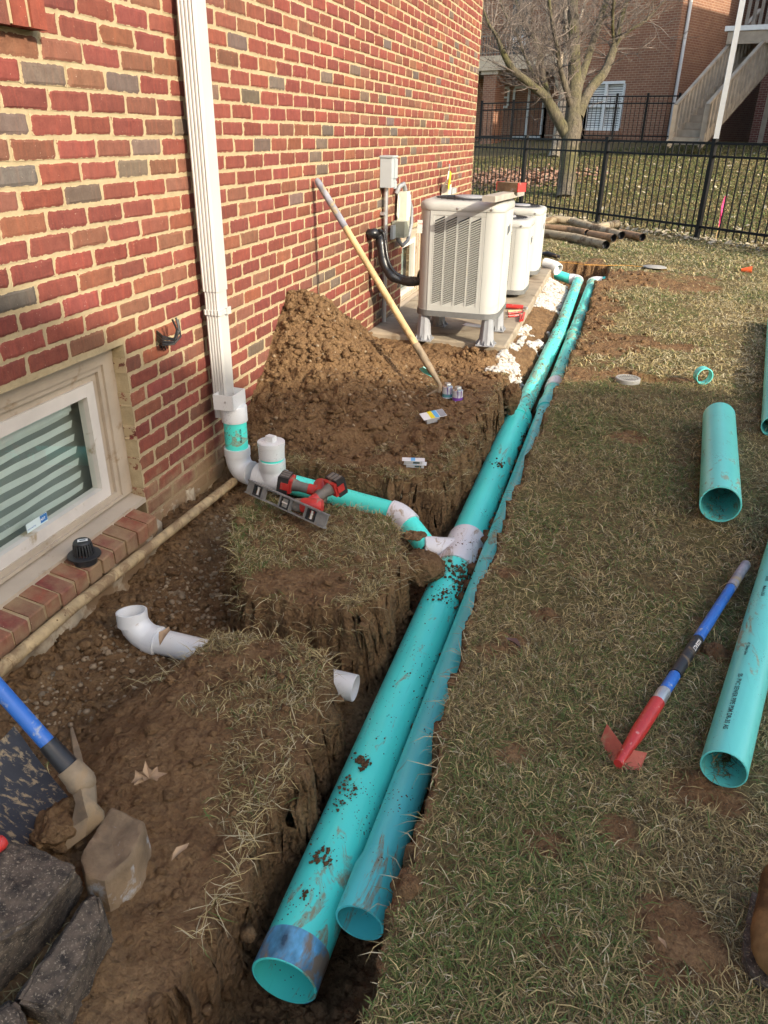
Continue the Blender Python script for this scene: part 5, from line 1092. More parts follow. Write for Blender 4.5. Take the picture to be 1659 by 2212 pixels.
V, F = blob(pz(1413, 577, .02), (.14, .11, .02), 4, .15, 3); tag(MB().add(V, [tuple(f) for f in F])  .build('utility_cover', M['grate'], loc=pz(1413, 577, 0), smooth=50), 'flat grey lid lying in the grass at the end of the orange string', 'cover')
we_ = pz(1194, 577, .06); t = thing('white_elbow', we_-np.array([0, 0, .06]), 'loose white pipe elbow at the far corner of the pad', 'pipe fitting'); MB().tube(arc(we_+np.array([-.10, .03, .03]), we_+np.array([-.02, .0, .03]), we_+np.array([.05, -.05, .0]), 8), .060, 24).build('fitting_wall', M['pvc'], t, smooth=40); MB().pipe(we_+np.array([.02, -.03, .01]), we_+np.array([.07, -.07, -.015]), .066, .058, 24).build('hub', M['pvc'], t, smooth=40)
tr = pz(1182, 552, .03); t = thing('black_tool', tr-np.array([0, 0, .03]), 'black tool lying on the grass beyond the far condenser', 'tool'); MB().tube([tr+np.array([-.12, .1, 0]), tr+np.array([.0, 0, .02]), tr+np.array([.16, -.08, 0])], [.02, .035, .02], 10).build('tool_body', M['black'], t, smooth=50)
# saw-like red tools on the pad, off-cut of board, red brick as a weight
r0 = pz(1113, 663, .075); t = thing('red_bar_tool', r0-np.array([0, 0, .02]), 'red handled bar lying across the pad, the farther of two red tools', 'hand tool', 'red hand tools on the pad'); MB().tube([pz(1092, 661, .075), pz(1130, 664, .075)], .02, 10).build('handle', M['redp'], t, smooth=50); MB().tube([pz(1130, 664, .075), pz(1139, 666, .075)], .012, 8).build('tip', M['galv'], t)
t = thing('red_clamp_tool', pz(1115, 680, .055), 'red framed hand saw lying on the pad, the nearer of two red tools', 'hand tool', 'red hand tools on the pad'); MB().tube([pz(1097, 673, .065), pz(1126, 672, .065)], .013, 8).build('wood_bar', M['wood'], t)
mb = MB(); mb.tube([pz(1098, 677, .062), pz(1128, 673, .07), pz(1132, 676, .07), pz(1128, 692, .065), pz(1124, 693, .06), pz(1125, 681, .065), pz(1098, 683, .062)], .010, 8); mb.build('frame', M['redp'], t, smooth=50)
bd0, bd1 = py(1056, 423, 5.06), py(1121, 407, 5.78); bd0[2] = 1.037; bd1[2] = 1.037; M['grey_wood'] = pmat('weathered_board', (.36, .32, .27), .8, .2, 10, .4, 50); t = thing('board_offcut', (bd0+bd1)/2, 'weathered board laid over the largest condenser', 'board'); MB().bar(bd0, bd1, .085, .036).build('board', M['grey_wood'], t)
bc = bd0+(bd1-bd0)*.70+np.array([0, 0, .047]); t = thing('loose_brick', bc-np.array([0, 0, .03]), 'single brick weighing down the board on the condenser', 'brick'); bk = MB(); ddx = np.array([.85, -.5, 0]); bk.box(bc, (.18, .085, .055), (ddx, (.5, .85, 0), (0, 0, 1))); o = bk.build('brick_body', M['slab'], t)
for s_ in (-1, 1): MB().box(bc+ddx*s_*.092, (.006, .088, .057), (ddx, (.5, .85, 0), (0, 0, 1))).build('red_end', M['redp'], t)
tl = pz(1022, 703, .053); tag(MB().box(tl, (.16, .09, .006), ((.95, -.2, 0), (.2, .95, 0), (0, 0, 1))).build('trowel_plate', M['galv'], loc=tl), 'flat yellowish plate under the largest condenser', 'plate')
# teal scrap poking out of the heap
tsc = pz(915, 800, .2); t = thing('teal_scrap', tsc-np.array([0, 0, .05]), 'torn teal pipe scrap sticking out of the dirt behind the shovel handle', 'pipe scrap'); mb = MB(); sheet(mb, [[pz(905, 797, .19), pz(914, 793, .22)], [pz(915, 806, .17), pz(926, 800, .20)], [pz(934, 815, .15), pz(940, 808, .17)]], .004); o = mb.build('scrap_wall', M['teal_clean'], t)
# corrugated old drain pipes by the fence
def corr_mat(name, c): return pmat(name, c, .85, .35, 5, .3, 40, dirt=.4, dscale=6, dcol=(.17, .11, .06))
M['corr'] = corr_mat('old_corrugated', (.36, .29, .19)); M['corr2'] = corr_mat('rusty_corrugated', (.30, .18, .10))
def corrugated(label, pts, zs, r, mat):
    K = [pz(x, y, z) for (x, y), z in zip(pts, zs)]; path = []
    for i in range(len(K)-1):
        L = np.linalg.norm(K[i+1]-K[i]); n = max(2, int(L/.0135))
        for k in range(n): path.append(K[i]+(K[i+1]-K[i])*k/n)
    path.append(K[-1]); path = np.array(path)
    for _ in range(12): path[1:-1] = path[1:-1]*.5+(path[:-2]+path[2:])*.25
    d = path[-1]-path[-2]; t = thing('corrugated_pipe', path.mean(0)-np.array([0, 0, r]), label, 'corrugated pipe', 'old corrugated pipes by the fence')
    mb = MB(); mb.tube(list(path), [r*(1.06 if k % 2 else .93) for k in range(len(path))], 20, cap=False); mb.build('pipe_wall', M[mat], t, smooth=70)
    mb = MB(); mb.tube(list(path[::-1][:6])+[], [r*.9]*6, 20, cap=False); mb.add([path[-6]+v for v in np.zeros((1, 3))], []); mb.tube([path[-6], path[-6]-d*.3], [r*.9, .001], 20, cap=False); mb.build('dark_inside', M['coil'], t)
corrugated('nearest corrugated pipe, straight and tan with its open end to the lawn', [(1165, 503), (1240, 514), (1309, 530)], [.065]*3, .062, 'corr'); corrugated('rusty corrugated pipe just behind the nearest one, its dark end short of the middle', [(1165, 491), (1230, 497), (1268, 504)], [.08]*3, .058, 'corr2')
corrugated('short rusty corrugated pipe in line after the dark open end', [(1272, 506), (1326, 515)], [.07]*2, .058, 'corr2'); corrugated('long curved corrugated pipe lying over the others', [(1168, 479), (1200, 474), (1232, 477), (1275, 490), (1343, 509)], [.14, .18, .17, .13, .09], .060, 'corr')
corrugated('short corrugated pipe pointing up toward the fence post', [(1290, 492), (1334, 483)], [.09, .09], .058, 'corr'); corrugated('corrugated pipe end farthest along the fence with a pale torn rim', [(1338, 503), (1388, 513)], [.065]*2, .056, 'corr2')
# ------------------------------------------------------------------ black fence
M['fence'] = pmat('black_fence', (.006, .006, .007), .5, .2, 6, spec=.2)
F2, F3 = np.array([1.334, 14.687]), np.array([2.893, 13.142]); stp = F3-F2
fence = thing('iron_fence', (*(F2+F3)/2, 0), 'black metal fence with thin pickets standing behind the corrugated pipes', 'fence'); FH = 1.335
zf = lambda p: float(hill(np.array([p[0]]), np.array([p[1]]))[0])
posts = [F3+stp*k for k in range(-4, 4)]
pk = None; u2 = np.array([*(stp/np.linalg.norm(stp)), 0]); n2 = np.array([-u2[1], u2[0], 0])
for i, p in enumerate(posts):
    MB().box((*p, FH/2+.01), (.062, .062, FH+.06), (u2, n2, (0, 0, 1))).build('post', M['fence'], fence); MB().box((*p, FH+.05), (.072, .072, .022), (u2, n2, (0, 0, 1))).build('post_cap', M['fence'], fence)
    if i < len(posts)-1:
        q = posts[i+1]
        for z, hh in ((FH, .034), (FH-.175, .030), (.185, .034)): MB().bar((*p, z), (*q, z), .030, hh).build('rail', M['fence'], fence)
        nP = 17
        for k in range(1, nP):
            c = p+(q-p)*k/nP
            if pk is None: o = MB().box((*c, FH/2+.03), (.0165, .0165, FH-.07), (u2, n2, (0, 0, 1))).build('picket', M['fence'], fence, at=(*c, 0)); pk = o.data
            else: o = bpy.data.objects.new('picket', pk); COL.objects.link(o); o.parent = fence; o.location = Vector((*c, 0))-Vector(OFF[fence.name])
        mb = MB()
        for z in np.arange(.10, 1.1, .075): mb.bar((*p+n2[:2]*.02, z), (*q+n2[:2]*.02, z), .0025, .0025)
        tag(mb.build('mesh_wire', M['fence'], fence), kind='stuff')
# ------------------------------------------------------------------ far bank: building, stairs, fence, trees
def brick_tex(name, c1, c2, mo, u, wd=.21, hh=.072):
    m, nt, P = mat_new(name); b = NB(nt); pos = b.n('ShaderNodeNewGeometry').outputs['Position']; sp = b.n('ShaderNodeSeparateXYZ'); b.l(pos, sp.inputs[0]); dt = b.n('ShaderNodeVectorMath', operation='DOT_PRODUCT'); b.l(pos, dt.inputs[0]); dt.inputs[1].default_value = (u[0], u[1], 0)
    cb = b.n('ShaderNodeCombineXYZ'); b.l(dt.outputs['Value'], cb.inputs[0]); b.l(sp.outputs['Z'], cb.inputs[1]); bt = b.n('ShaderNodeTexBrick'); b.l(cb.outputs[0], bt.inputs['Vector']); bt.inputs['Scale'].default_value = 1; bt.inputs['Brick Width'].default_value = wd; bt.inputs['Row Height'].default_value = hh; bt.inputs['Mortar Size'].default_value = .007; bt.inputs['Bias'].default_value = -.1
    bt.inputs['Color1'].default_value = (*c1, 1); bt.inputs['Color2'].default_value = (*c2, 1); bt.inputs['Mortar'].default_value = (*mo, 1); c = b.mix(b.rng(b.noise(pos, 3, 3), .35, .7, 0, .35), bt.outputs['Color'], (.16, .075, .045)); b.l(c, P.inputs['Base Color']); P.inputs['Roughness'].default_value = .9
    b.l(b.bump(bt.outputs['Fac'], -.4, .008), P.inputs['Normal']); return m
def far_ground(p): return zf(p)
Cn = pd(1428, 296, 25.5); uL = np.array([-.89, .456, 0]); uR = np.array([.50, .866, 0]); nL = np.array([-.456, -.89, 0]); nR = np.array([.866, -.50, 0])
M['far_brick'] = brick_tex('far_brick_left', (.29, .125, .07), (.22, .085, .05), (.40, .30, .20), uL); M['far_brick_r'] = brick_tex('far_brick_right', (.31, .15, .085), (.24, .10, .06), (.40, .30, .21), uR)
M['trim_w'] = pmat('white_trim', (.70, .70, .68), .5, .05); M['glass_d'] = pmat('dark_glass', (.03, .035, .04), .12, .3, 2); M['cream_trim'] = pmat('cream_trim', (.50, .41, .30), .6, .1); M['deck'] = pmat('deck_timber', (.34, .28, .215), .75, .2, 5, .2, 40); M['deck_d'] = pmat('dark_deck_timber', (.20, .17, .14), .8, .2, 5)  # deck_d: darker timber for balcony rail, soffit, deck floor and balusters
def fl(x, y, off=0): d = ray(x, y); o = Cn+nL*off; return CAM+d*(((o-CAM)@nL)/(d@nL))
def frp(x, y, off=0): d = ray(x, y); o = Cn+nR*off; return CAM+d*(((o-CAM)@nR)/(d@nR))
fb = thing('apartment_building', Cn-np.array([0, 0, .5]), 'brown brick apartment building behind the bare tree', 'building')
zb_, zt_ = -.5, 11.0
sL = lambda x, off=0: float((fl(x, 296, off)-Cn)@uL)
def slab(par, nm, s0, s1, z0, z1, off, th, mat, u=uL, n_=nL):
    c = Cn+u*(s0+s1)/2+n_*(off-th/2); return MB().box((c[0], c[1], (z0+z1)/2), (abs(s1-s0), th, z1-z0), (u, n_, (0, 0, 1))).build(nm, mat, par)
s_pat = sL(1202); s_end = sL(900)
# window opening in the wall right of the patio
wz0, wz1 = fl(1290, 282)[2], fl(1290, 176)[2]; ws0, ws1 = sL(1334), sL(1258)
zb_, zt_ = -.5, 11.0
slab(fb, 'wall', 0, ws0, zb_, zt_, 0, .3, M['far_brick']); slab(fb, 'wall', ws1, s_pat, zb_, zt_, 0, .3, M['far_brick']); slab(fb, 'wall', ws0, ws1, zb_, wz0, 0, .3, M['far_brick']); slab(fb, 'wall', ws0, ws1, wz1, zt_, 0, .3, M['far_brick'])
slab(fb, 'side_wall', 0, 14, zb_, zt_, 0, .3, M['far_brick_r'], uR, nR)
slab(fb, 'patio_wall', s_pat, s_end, zb_, zt_, -2.2, .3, M['far_brick'])
c = Cn+uL*s_pat+nL*-1.1; MB().box((c[0], c[1], 5.2), (.3, 2.2, 11.4), (uL, nL, (0, 0, 1))).build('patio_side_wall', M['far_brick'], fb)
def far_window(s0, s1, z0, z1, off, sash=True, blinds=True, mull=1):
    fr = slab(fb, 'window', s0, s1, z1-.09, z1, off+.02, .12, M['trim_w']); slab(fr, 'frame', s0, s1, z0, z0+.09, off+.03, .14, M['trim_w'])
    for k in range(mull+2): q = s0+(s1-s0)*k/(mull+1); slab(fr, 'frame', q-.05, q+.05, z0+.09, z1-.09, off+.02, .1, M['trim_w'])
    if sash: slab(fr, 'meeting_rail', s0, s1, (z0+z1)/2-.03, (z0+z1)/2+.03, off+.0, .06, M['trim_w'])
    slab(fr, 'pane', s0, s1, z0, z1, off-.14, .02, M['glass_d'])
    if blinds:
        z = z0+.1
        while z < z1-.1:
            if not (z < (z0+z1)/2 and False): slab(fr, 'blind_slat', s0+.05, s1-.05, z, z+.055, off-.10, .01, M['trim_w'])
            z += .075
    return fr
far_window(ws0, ws1, wz0, wz1, -.02)
dz1 = fl(1130, 186, -2.2)[2]; dz0 = fl(1130, 298, -2.2)[2]; s0_, s1_ = sL(1168, -2.2), sL(1104, -2.2)
far_window(s0_, s1_, dz0, dz1, -2.18, False, False, 1); far_window(sL(1092, -2.2), sL(1064, -2.2), fl(1080, 234, -2.2)[2], dz1, -2.18, True, False, 0)
# balcony
bz0, bz1 = fl(1130, 150, 0)[2], fl(1130, 118, 0)[2]; sb0, sb1 = s_pat+.0, sL(1020)
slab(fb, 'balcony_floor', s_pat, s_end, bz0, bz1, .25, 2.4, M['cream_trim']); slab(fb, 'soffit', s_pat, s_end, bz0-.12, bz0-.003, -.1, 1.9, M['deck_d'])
zr = fl(1130, 72, .2)[2]
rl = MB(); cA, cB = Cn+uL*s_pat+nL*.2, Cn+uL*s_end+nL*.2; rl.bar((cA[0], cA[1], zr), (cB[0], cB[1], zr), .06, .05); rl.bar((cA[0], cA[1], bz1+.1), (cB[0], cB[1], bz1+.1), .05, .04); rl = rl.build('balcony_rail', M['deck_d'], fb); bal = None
nb = int((s_end-s_pat)/.13)
for k in range(nb):
    c = cA+(cB-cA)*k/nb
    if bal is None: o = MB().box((c[0], c[1], (bz1+zr)/2), (.03, .03, zr-bz1)).build('baluster', M['coil'], rl, at=(c[0], c[1], bz1)); bal = o.data
    else: o = bpy.data.objects.new('baluster', bal); COL.objects.link(o); o.parent = rl; o.location = Vector((c[0], c[1], bz1))-Vector(OFF[fb.name])
slab(fb, 'balcony_door', sL(1125, -2.2), sL(1088, -2.2), bz1, bz1+2.2, -2.15, .06, M['glass_d']); slab(fb, 'white_chair_back', sL(1112), sL(1084), fl(1100, 100)[2], fl(1100, 78)[2], -.2, .05, M['trim_w'])
k0, k1 = sL(1066), sL(1040); slab(fb, 'column', k0, k1, zb_, bz0-.13, .1, .6, M['far_brick']); slab(fb, 'column_cap', k0-.1, k1+.1, bz0-.13, bz0+.02, .16, .75, M['cream_trim'])
slab(fb, 'sill_band', ws0-.1, ws1+.1, wz0-.22, wz0-.002, .05, .14, M['far_brick'])
# downspout on the corner
c = Cn+uR*.35+nR*.08; MB().tube([(c[0], c[1], 1.0), (c[0], c[1], 11)], .055, 8).build('downspout', M['trim_w'], fb)
MB().add([Cn+uL*-.6+uR*-.6+(0, 0, 11-Cn[2]), Cn+uL*(s_end+.5)+uR*-.6+(0, 0, 11-Cn[2]), Cn+uL*(s_end+.5)+uR*14+(0, 0, 11-Cn[2]), Cn+uL*-.6+uR*14+(0, 0, 11-Cn[2]), Cn+uL*s_end*.5+uR*3+(0, 0, 14.5-Cn[2]), Cn+uL*s_end*.5+uR*11+(0, 0, 14.5-Cn[2])], [(0, 1, 4), (1, 2, 5, 4), (2, 3, 5), (3, 0, 4, 5), (3, 2, 1, 0)]).build('roof', M['roof'], fb)
# far right wing
wg = pd(1618, 300, 26.5); M['wing_brick'] = brick_tex('wing_brick', (.17, .05, .04), (.13, .045, .035), (.33, .26, .20), (.92, -.39)); uW = np.array([.92, -.39, 0]); nW = np.array([-.39, -.92, 0])
wing = thing('brick_wing', wg-np.array([0, 0, .5]), 'dark red brick wing behind the timber stairs', 'building'); c = wg+uW*4-nW*3; MB().box((c[0], c[1], 5.0), (8, 6, 11), (uW, nW, (0, 0, 1))).build('wall', M['wing_brick'], wing)
ea = np.array([.857, -.515, 0]); eb_ = np.array([.515, .857, 0]); MB().box((15, 25, 4.7), (8, 12.4, 10.0), (ea, eb_, (0, 0, 1))).build('shade_block', M['wing_brick'], wing)  # unseen block added beyond the frame to shade the side wall and stairs
# timber deck with stairs
Ds = 21.5
sb = pd(1446, 312, Ds); sbr = pd(1512, 317, Ds-.5); base_z = sb[2]
dk = thing('timber_stairs', sb, 'grey brown timber stairs climbing to the raised deck', 'stairs')
wv = sbr-sb; wv[2] = 0; Wd = np.linalg.norm(wv); wv /= Wd; rv = np.array([-wv[1], wv[0], 0]); rv = rv if rv[1] > 0 else -rv
rv = np.array([.66, .75, 0]); rv /= np.linalg.norm(rv)
rise, tread, ns_ = .19, .225, 13
def sp3(side, i): return sb+wv*(Wd*side)+rv*tread*i+np.array([0, 0, rise*i])
for side in (0, 1):
    MB().bar(sp3(side, -.3)+(0, 0, .05), sp3(side, ns_)+(0, 0, .05), .05, .26).build('stringer', M['deck'], dk)
    MB().bar(sp3(side, 0)+(0, 0, 1.0), sp3(side, ns_)+(0, 0, 1.0), .12, .05).build('handrail', M['deck'], dk)
    MB().box(sp3(side, 0)+(0, 0, .48), (.12, .12, 1.05)).build('newel_post', M['deck'], dk)
    for k in range(1, int(ns_*1.55)): q = sp3(side, k/1.55); MB().box(q+(0, 0, .46), (.055, .09, 1.02), (rv, wv, (0, 0, 1))).build('baluster', M['deck'], dk)
for i in range(ns_):
    c = sp3(.5, i); MB().box(c+rv*tread*.5+(0, 0, rise-.02), (tread+.03, Wd, .04), (rv, wv, (0, 0, 1))).build('tread', M['deck'], dk); MB().box(c+(0, 0, rise*.45), (.025, Wd, rise*.8), (rv, wv, (0, 0, 1))).build('step_riser', M['deck'], dk)
top = sp3(.5, ns_); dkt = thing('raised_deck', top-np.array([0, 0, 3]), 'raised deck with dark balusters and white post above the stairs', 'deck')
zd = top[2]; ex = sp3(0, ns_); uD = wv; vD = rv
pp0 = pd(1560, 150, Ds+.2); 
wp0, wp1 = pd(1543, 318, 20.6), pd(1600, -60, 20.6); wp1 = np.array([wp0[0], wp0[1], 7.5])
pz0 = pd(1577, 63, 21.0); zbm = pz0[2]
mb = MB(); a = pd(1575, 62, 21.0); b_ = a+np.array([4.0, -1.0, 0]); ud = (b_-a)/np.linalg.norm(b_-a)
MB().bar(a-ud*.1, b_, .14, .12).build('edge_board', M['trim_w'], dkt); MB().bar(a+(0, .02, -.22), b_+(0, .02, -.22), .10, .31).build('fascia', M['deck'], dkt)
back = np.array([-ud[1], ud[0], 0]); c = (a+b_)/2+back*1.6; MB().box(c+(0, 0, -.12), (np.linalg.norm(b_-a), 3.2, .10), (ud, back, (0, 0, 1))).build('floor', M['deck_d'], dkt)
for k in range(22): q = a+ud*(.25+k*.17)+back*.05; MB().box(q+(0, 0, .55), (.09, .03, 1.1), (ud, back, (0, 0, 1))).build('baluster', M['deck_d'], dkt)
MB().bar(a+(0, 0, 1.1), b_+(0, 0, 1.1), .1, .06).build('rail', M['trim_w'], dkt)
wz_ = base_z
MB().box((wp0[0], wp0[1], (wz_+7.5)/2-.1), (.13, .13, 7.5-wz_+.2)).build('white_post', M['trim_w'], dkt)
for q in (a+ud*1.2+back*2.0, a+ud*1.8+back*1.6): MB().box((q[0], q[1], (zbm+wz_)/2-.2), (.13, .13, zbm-wz_)).build('post', M['deck'], dkt)
# second fence near the building
f2 = thing('garden_fence', (*(Cn[:2]), 1.0), 'black garden fence standing close to the brown building', 'fence')
def fence_run(A_, B_, h, n):
    A_, B_ = np.asarray(A_), np.asarray(B_); L = np.linalg.norm((B_-A_)[:2]); npk = int(L/.12); pk = None; u = (B_-A_)/np.linalg.norm(B_-A_)
    for z in (h, h-.18, .12): MB().bar(A_+(0, 0, z), B_+(0, 0, z), .03, .035).build('rail', M['fence'], f2)
    for k in range(n+1): q = A_+(B_-A_)*k/n; MB().box(q+(0, 0, h/2+.03), (.07, .07, h+.1)).build('post', M['fence'], f2)
    for k in range(npk):
        q = A_+(B_-A_)*(k+.5)/npk
        if pk is None: o = MB().box(q+(0, 0, h/2), (.016, .016, h)).build('picket', M['fence'], f2, at=q); pk = o.data
        else: o = bpy.data.objects.new('picket', pk); COL.objects.link(o); o.parent = f2; o.location = Vector(q)-Vector(OFF[f2.name])
fence_run(pd(1036, 304, 23.0), pd(1172, 302, 22.4), 1.0, 2); fence_run(pd(1172, 302, 22.4), pd(1258, 302, 22.8), 1.05, 1); fence_run(pd(1258, 302, 22.8), pd(1452, 305, 21.8), 1.15, 3)
# trees
def bark(name, c, moss):
    m, nt, P = mat_new(name); b = NB(nt); pos = b.n('ShaderNodeNewGeometry').outputs['Position']; mp = b.n('ShaderNodeMapping'); mp.inputs['Scale'].default_value = (1, 1, .22); b.l(pos, mp.inputs[0]); n1 = b.noise(mp.outputs[0], 26, 4, .7, .5); n2 = b.noise(pos, 1.6, 3)
    cc = b.ramp(n1, [(.3, tuple(x*.35 for x in c)), (.5, c), (.75, tuple(min(1, x*1.7) for x in c))]); cc = b.mix(b.rng(n2, .4, .65, 0, moss), cc, b.mix(1.0, cc, (.75, .85, .35), 'MULTIPLY')); b.l(cc, P.inputs['Base Color']); P.inputs['Roughness'].default_value = .95; b.l(b.bump(n1, .9, .03), P.inputs['Normal']); return m
M['bark'] = bark('mossy_bark', (.095, .078, .055), .8); M['bark_p'] = bark('pale_bark', (.30, .25, .19), .2); M['twig'] = pmat('twigs', (.15, .12, .10), .9, .35, 8)
tb = far_hit(1221, 424); TD = (tb-CAM)@FW
def tp(zx, zy, dd=0): return pd(999+.3978*zx, .3978*zy, TD+dd)
def wpx(w_): return w_*.3978*TD/FPX/2
LIMBS = [([(560, 1085), (562, 1040), (572, 900), (585, 780), (597, 700), (604, 600), (610, 450), (606, 300), (602, 150), (598, 0), (592, -150), (588, -330)], [125, 92, 82, 92, 98, 84, 76, 68, 62, 55, 42, 25], [0, 0, 0, 0, 0, 0, .1, .2, .3, .4, .5, .6]),
         ([(570, 740), (520, 650), (488, 590), (450, 525), (372, 460), (272, 382), (216, 280), (190, 200), (140, 130), (110, 40)], [66, 62, 56, 46, 40, 34, 28, 20, 14, 9], [0, -.1, -.2, -.35, -.5, -.7, -.9, -1.0, -1.1, -1.2]),
         ([(625, 640), (652, 560), (702, 470), (762, 410), (800, 332), (832, 230), (862, 100), (892, 0), (925, -140), (960, -280)], [62, 58, 54, 50, 46, 38, 32, 27, 20, 12], [0, .05, .1, .2, .3, .4, .5, .6, .7, .8]),
         ([(620, 520), (645, 420), (692, 280), (742, 120), (782, 0), (820, -150), (850, -300)], [46, 44, 42, 38, 32, 24, 14], [0, .3, .5, .8, 1.0, 1.2, 1.4]),
         ([(808, 270), (850, 215), (905, 165), (1000, 110), (1060, 40), (1112, -10), (1180, -120)], [22, 20, 18, 15, 12, 10, 6], [.4, .3, .2, .1, 0, -.1, -.2]),
         ([(480, 590), (455, 500), (432, 400), (420, 280), (372, 180), (330, 100), (282, 0), (240, -120)], [42, 38, 34, 32, 28, 24, 20, 10], [-.2, 0, .2, .4, .6, .8, 1.0, 1.2]),
         ([(596, 600), (562, 480), (532, 380), (512, 250), (482, 100), (470, 0), (455, -140)], [34, 30, 27, 22, 18, 15, 8], [0, -.3, -.5, -.8, -1.0, -1.2, -1.4]),
         ([(450, 505), (400, 440), (352, 340), (300, 200), (242, 100), (200, 0), (170, -90)], [20, 18, 16, 13, 11, 9, 5], [-.3, -.1, .1, .2, .4, .5, .6]),
         ([(740, 120), (820, 60), (830, -20), (850, -120)], [18, 15, 12, 8], [.8, .6, .5, .4]), ([(602, 300), (560, 200), (540, 60), (530, -60)], [20, 17, 14, 10], [.2, .6, .9, 1.2]),
         ([(820, 250), (815, 130), (820, 0), (830, -120)], [20, 17, 14, 9], [.4, 0, -.4, -.7])]
def grow_tree(name, label, limbs, mat, tmat, tpf, nt_, reach, seed, base):
    t = thing(name, base, label, 'tree'); mb = MB(); segs = []
    rg = random.Random(seed)
    for P_, W_, D_ in limbs:
        K = [tpf(x, y, d) for (x, y), d in zip(P_, D_)]; R_ = [wpx(w_) for w_ in W_]; pts, rr = [], []
        for i in range(len(K)-1):
            for u in np.linspace(0, 1, 4)[:-1]: pts.append(K[i]*(1-u)+K[i+1]*u+np.array([rg.uniform(-1, 1), rg.uniform(-1, 1), 0])*R_[i]*.06); rr.append((R_[i]*(1-u)+R_[i+1]*u)*rg.uniform(.95, 1.06))
        pts.append(K[-1]); rr.append(R_[-1]); pts = np.array(pts); pts[1:-1] = pts[1:-1]*.5+(pts[:-2]+pts[2:])*.25; mb.tube(list(pts), rr, 12)
        for i in range(len(K)-1):
            if R_[i] < .11: segs.append((K[i], K[i+1], R_[i]))
    mb.build('trunk', M[mat], t, smooth=70)
    tw = MB()
    def twig(p, d, L, r, lev):
        n = 4; pts = [p]; q = p.copy(); dd = d.copy()
        for k in range(n): dd = dd+np.array([rg.gauss(0, .16), rg.gauss(0, .16), rg.gauss(.05, .13)]); dd /= np.linalg.norm(dd); q = q+dd*L/n; pts.append(q)
        tw.tube(pts, [r*(1-.8*k/n) for k in range(n+1)], 4, cap=False)
        if lev > 0:
            for k in range(rg.randint(3, 5)):
                i = rg.randint(1, n); d2 = dd+np.array([rg.gauss(0, .7), rg.gauss(0, .7), rg.gauss(.1, .5)]); d2 /= np.linalg.norm(d2); twig(pts[i], d2, L*rg.uniform(.45, .7), r*.55, lev-1)
    tot = [np.linalg.norm(b_-a)*(1 if r < .06 else .45) for a, b_, r in segs]
    for _ in range(nt_):
        a, b_, r = rg.choices(segs, tot)[0]; u = rg.random(); p = a*(1-u)+b_*u; ax = (b_-a)/np.linalg.norm(b_-a); d = ax*.5+np.array([rg.gauss(0, .7), rg.gauss(0, .7), rg.gauss(.15, .45)]); d /= np.linalg.norm(d); twig(p, d, rg.uniform(.5, 1.0)*reach, min(.014, r*.4), 2)
    tag(tw.build('crown', M[tmat], t), kind='stuff'); return t
grow_tree('bare_tree', 'large bare mossy tree with spreading limbs behind the fence', LIMBS, 'bark', 'twig', tp, 330, 1.05, 4, tb)
tb2 = far_hit(1202, 338); TD2 = (tb2-CAM)@FW; TDs = TD; 
def tp2(zx, zy, dd=0): return pd(999+.3978*zx, .3978*zy, TD2+dd)
TD = TD2
grow_tree('pale_tree', 'slim pale barked tree right behind the mossy tree', [([(500, 860), (508, 800), (522, 700), (538, 600), (545, 520), (560, 400), (570, 250), (565, 100), (560, -100)], [80, 52, 50, 48, 44, 42, 36, 30, 20], [0]*9), ([(540, 530), (515, 450), (498, 380), (482, 290), (470, 150), (450, 0)], [22, 20, 17, 14, 10, 7], [0, .2, .3, .4, .5, .6]), ([(560, 400), (600, 250), (640, 100), (680, -50)], [22, 18, 14, 8], [0, .3, .5, .8])], 'bark_p', 'twig', tp2, 60, 1.0, 9, tb2)
TD = TDs
# fallen leaves on the far bank and along the fence
M['litter'] = pmat('leaf_litter', (.30, .17, .115), .9, .4, 30); M['litter2'] = pmat('pale_litter', (.34, .29, .21), .9, .35, 30)
def leaf_stuff(name, pts, size, mat, label):
    n = len(pts); rg = np.random.default_rng(len(pts)); a = rg.uniform(0, 6.28, n); s_ = size*rg.uniform(.6, 1.3, n); z = np.array([zf(p) for p in pts])+.012+rg.uniform(0, .03, n); u = np.stack([np.cos(a)*s_, np.sin(a)*s_, rg.uniform(-.5, .5, n)*s_], 1); v = np.stack([-np.sin(a)*s_*.6, np.cos(a)*s_*.6, rg.uniform(-.5, .5, n)*s_], 1); c = np.concatenate([pts, z[:, None]], 1)
    V = np.stack([c-u, c-v*.9+u*.1, c+u, c+v], 1).reshape(-1, 3); F = np.arange(4*n).reshape(n, 4); raw_mesh(name, V, F, M[mat], kind='stuff', label=label)
cp = far_hit(1110, 385); cp = cp[:2]; rg_ = np.random.default_rng(3); ang = math.atan2(stp[1], stp[0])
e_ = rg_.normal(0, 1, (2600, 2))*np.array([1.0, .75]); pts = np.stack([cp[0]+e_[:, 0]*math.cos(ang)-e_[:, 1]*math.sin(ang), cp[1]+e_[:, 0]*math.sin(ang)+e_[:, 1]*math.cos(ang)], 1); leaf_stuff('leaf_pile', pts, .065, 'litter', 'pinkish brown patch of fallen leaves beyond the fence')
k_ = rg_.uniform(-1.2, 2.4, 900)[:, None]; pts = F2+stp*k_+rg_.normal(0, .22, (900, 2)); leaf_stuff('fence_litter', pts, .04, 'litter2', 'dry leaves caught along the foot of the fence')
pts = rg_.uniform((-3, 14), (9, 25), (700, 2)); pts = pts[((pts-F3)@np.array([.70, .71])) > .3]; leaf_stuff('scattered_leaves', pts, .05, 'litter2', 'scattered pale leaves over the far lawn')
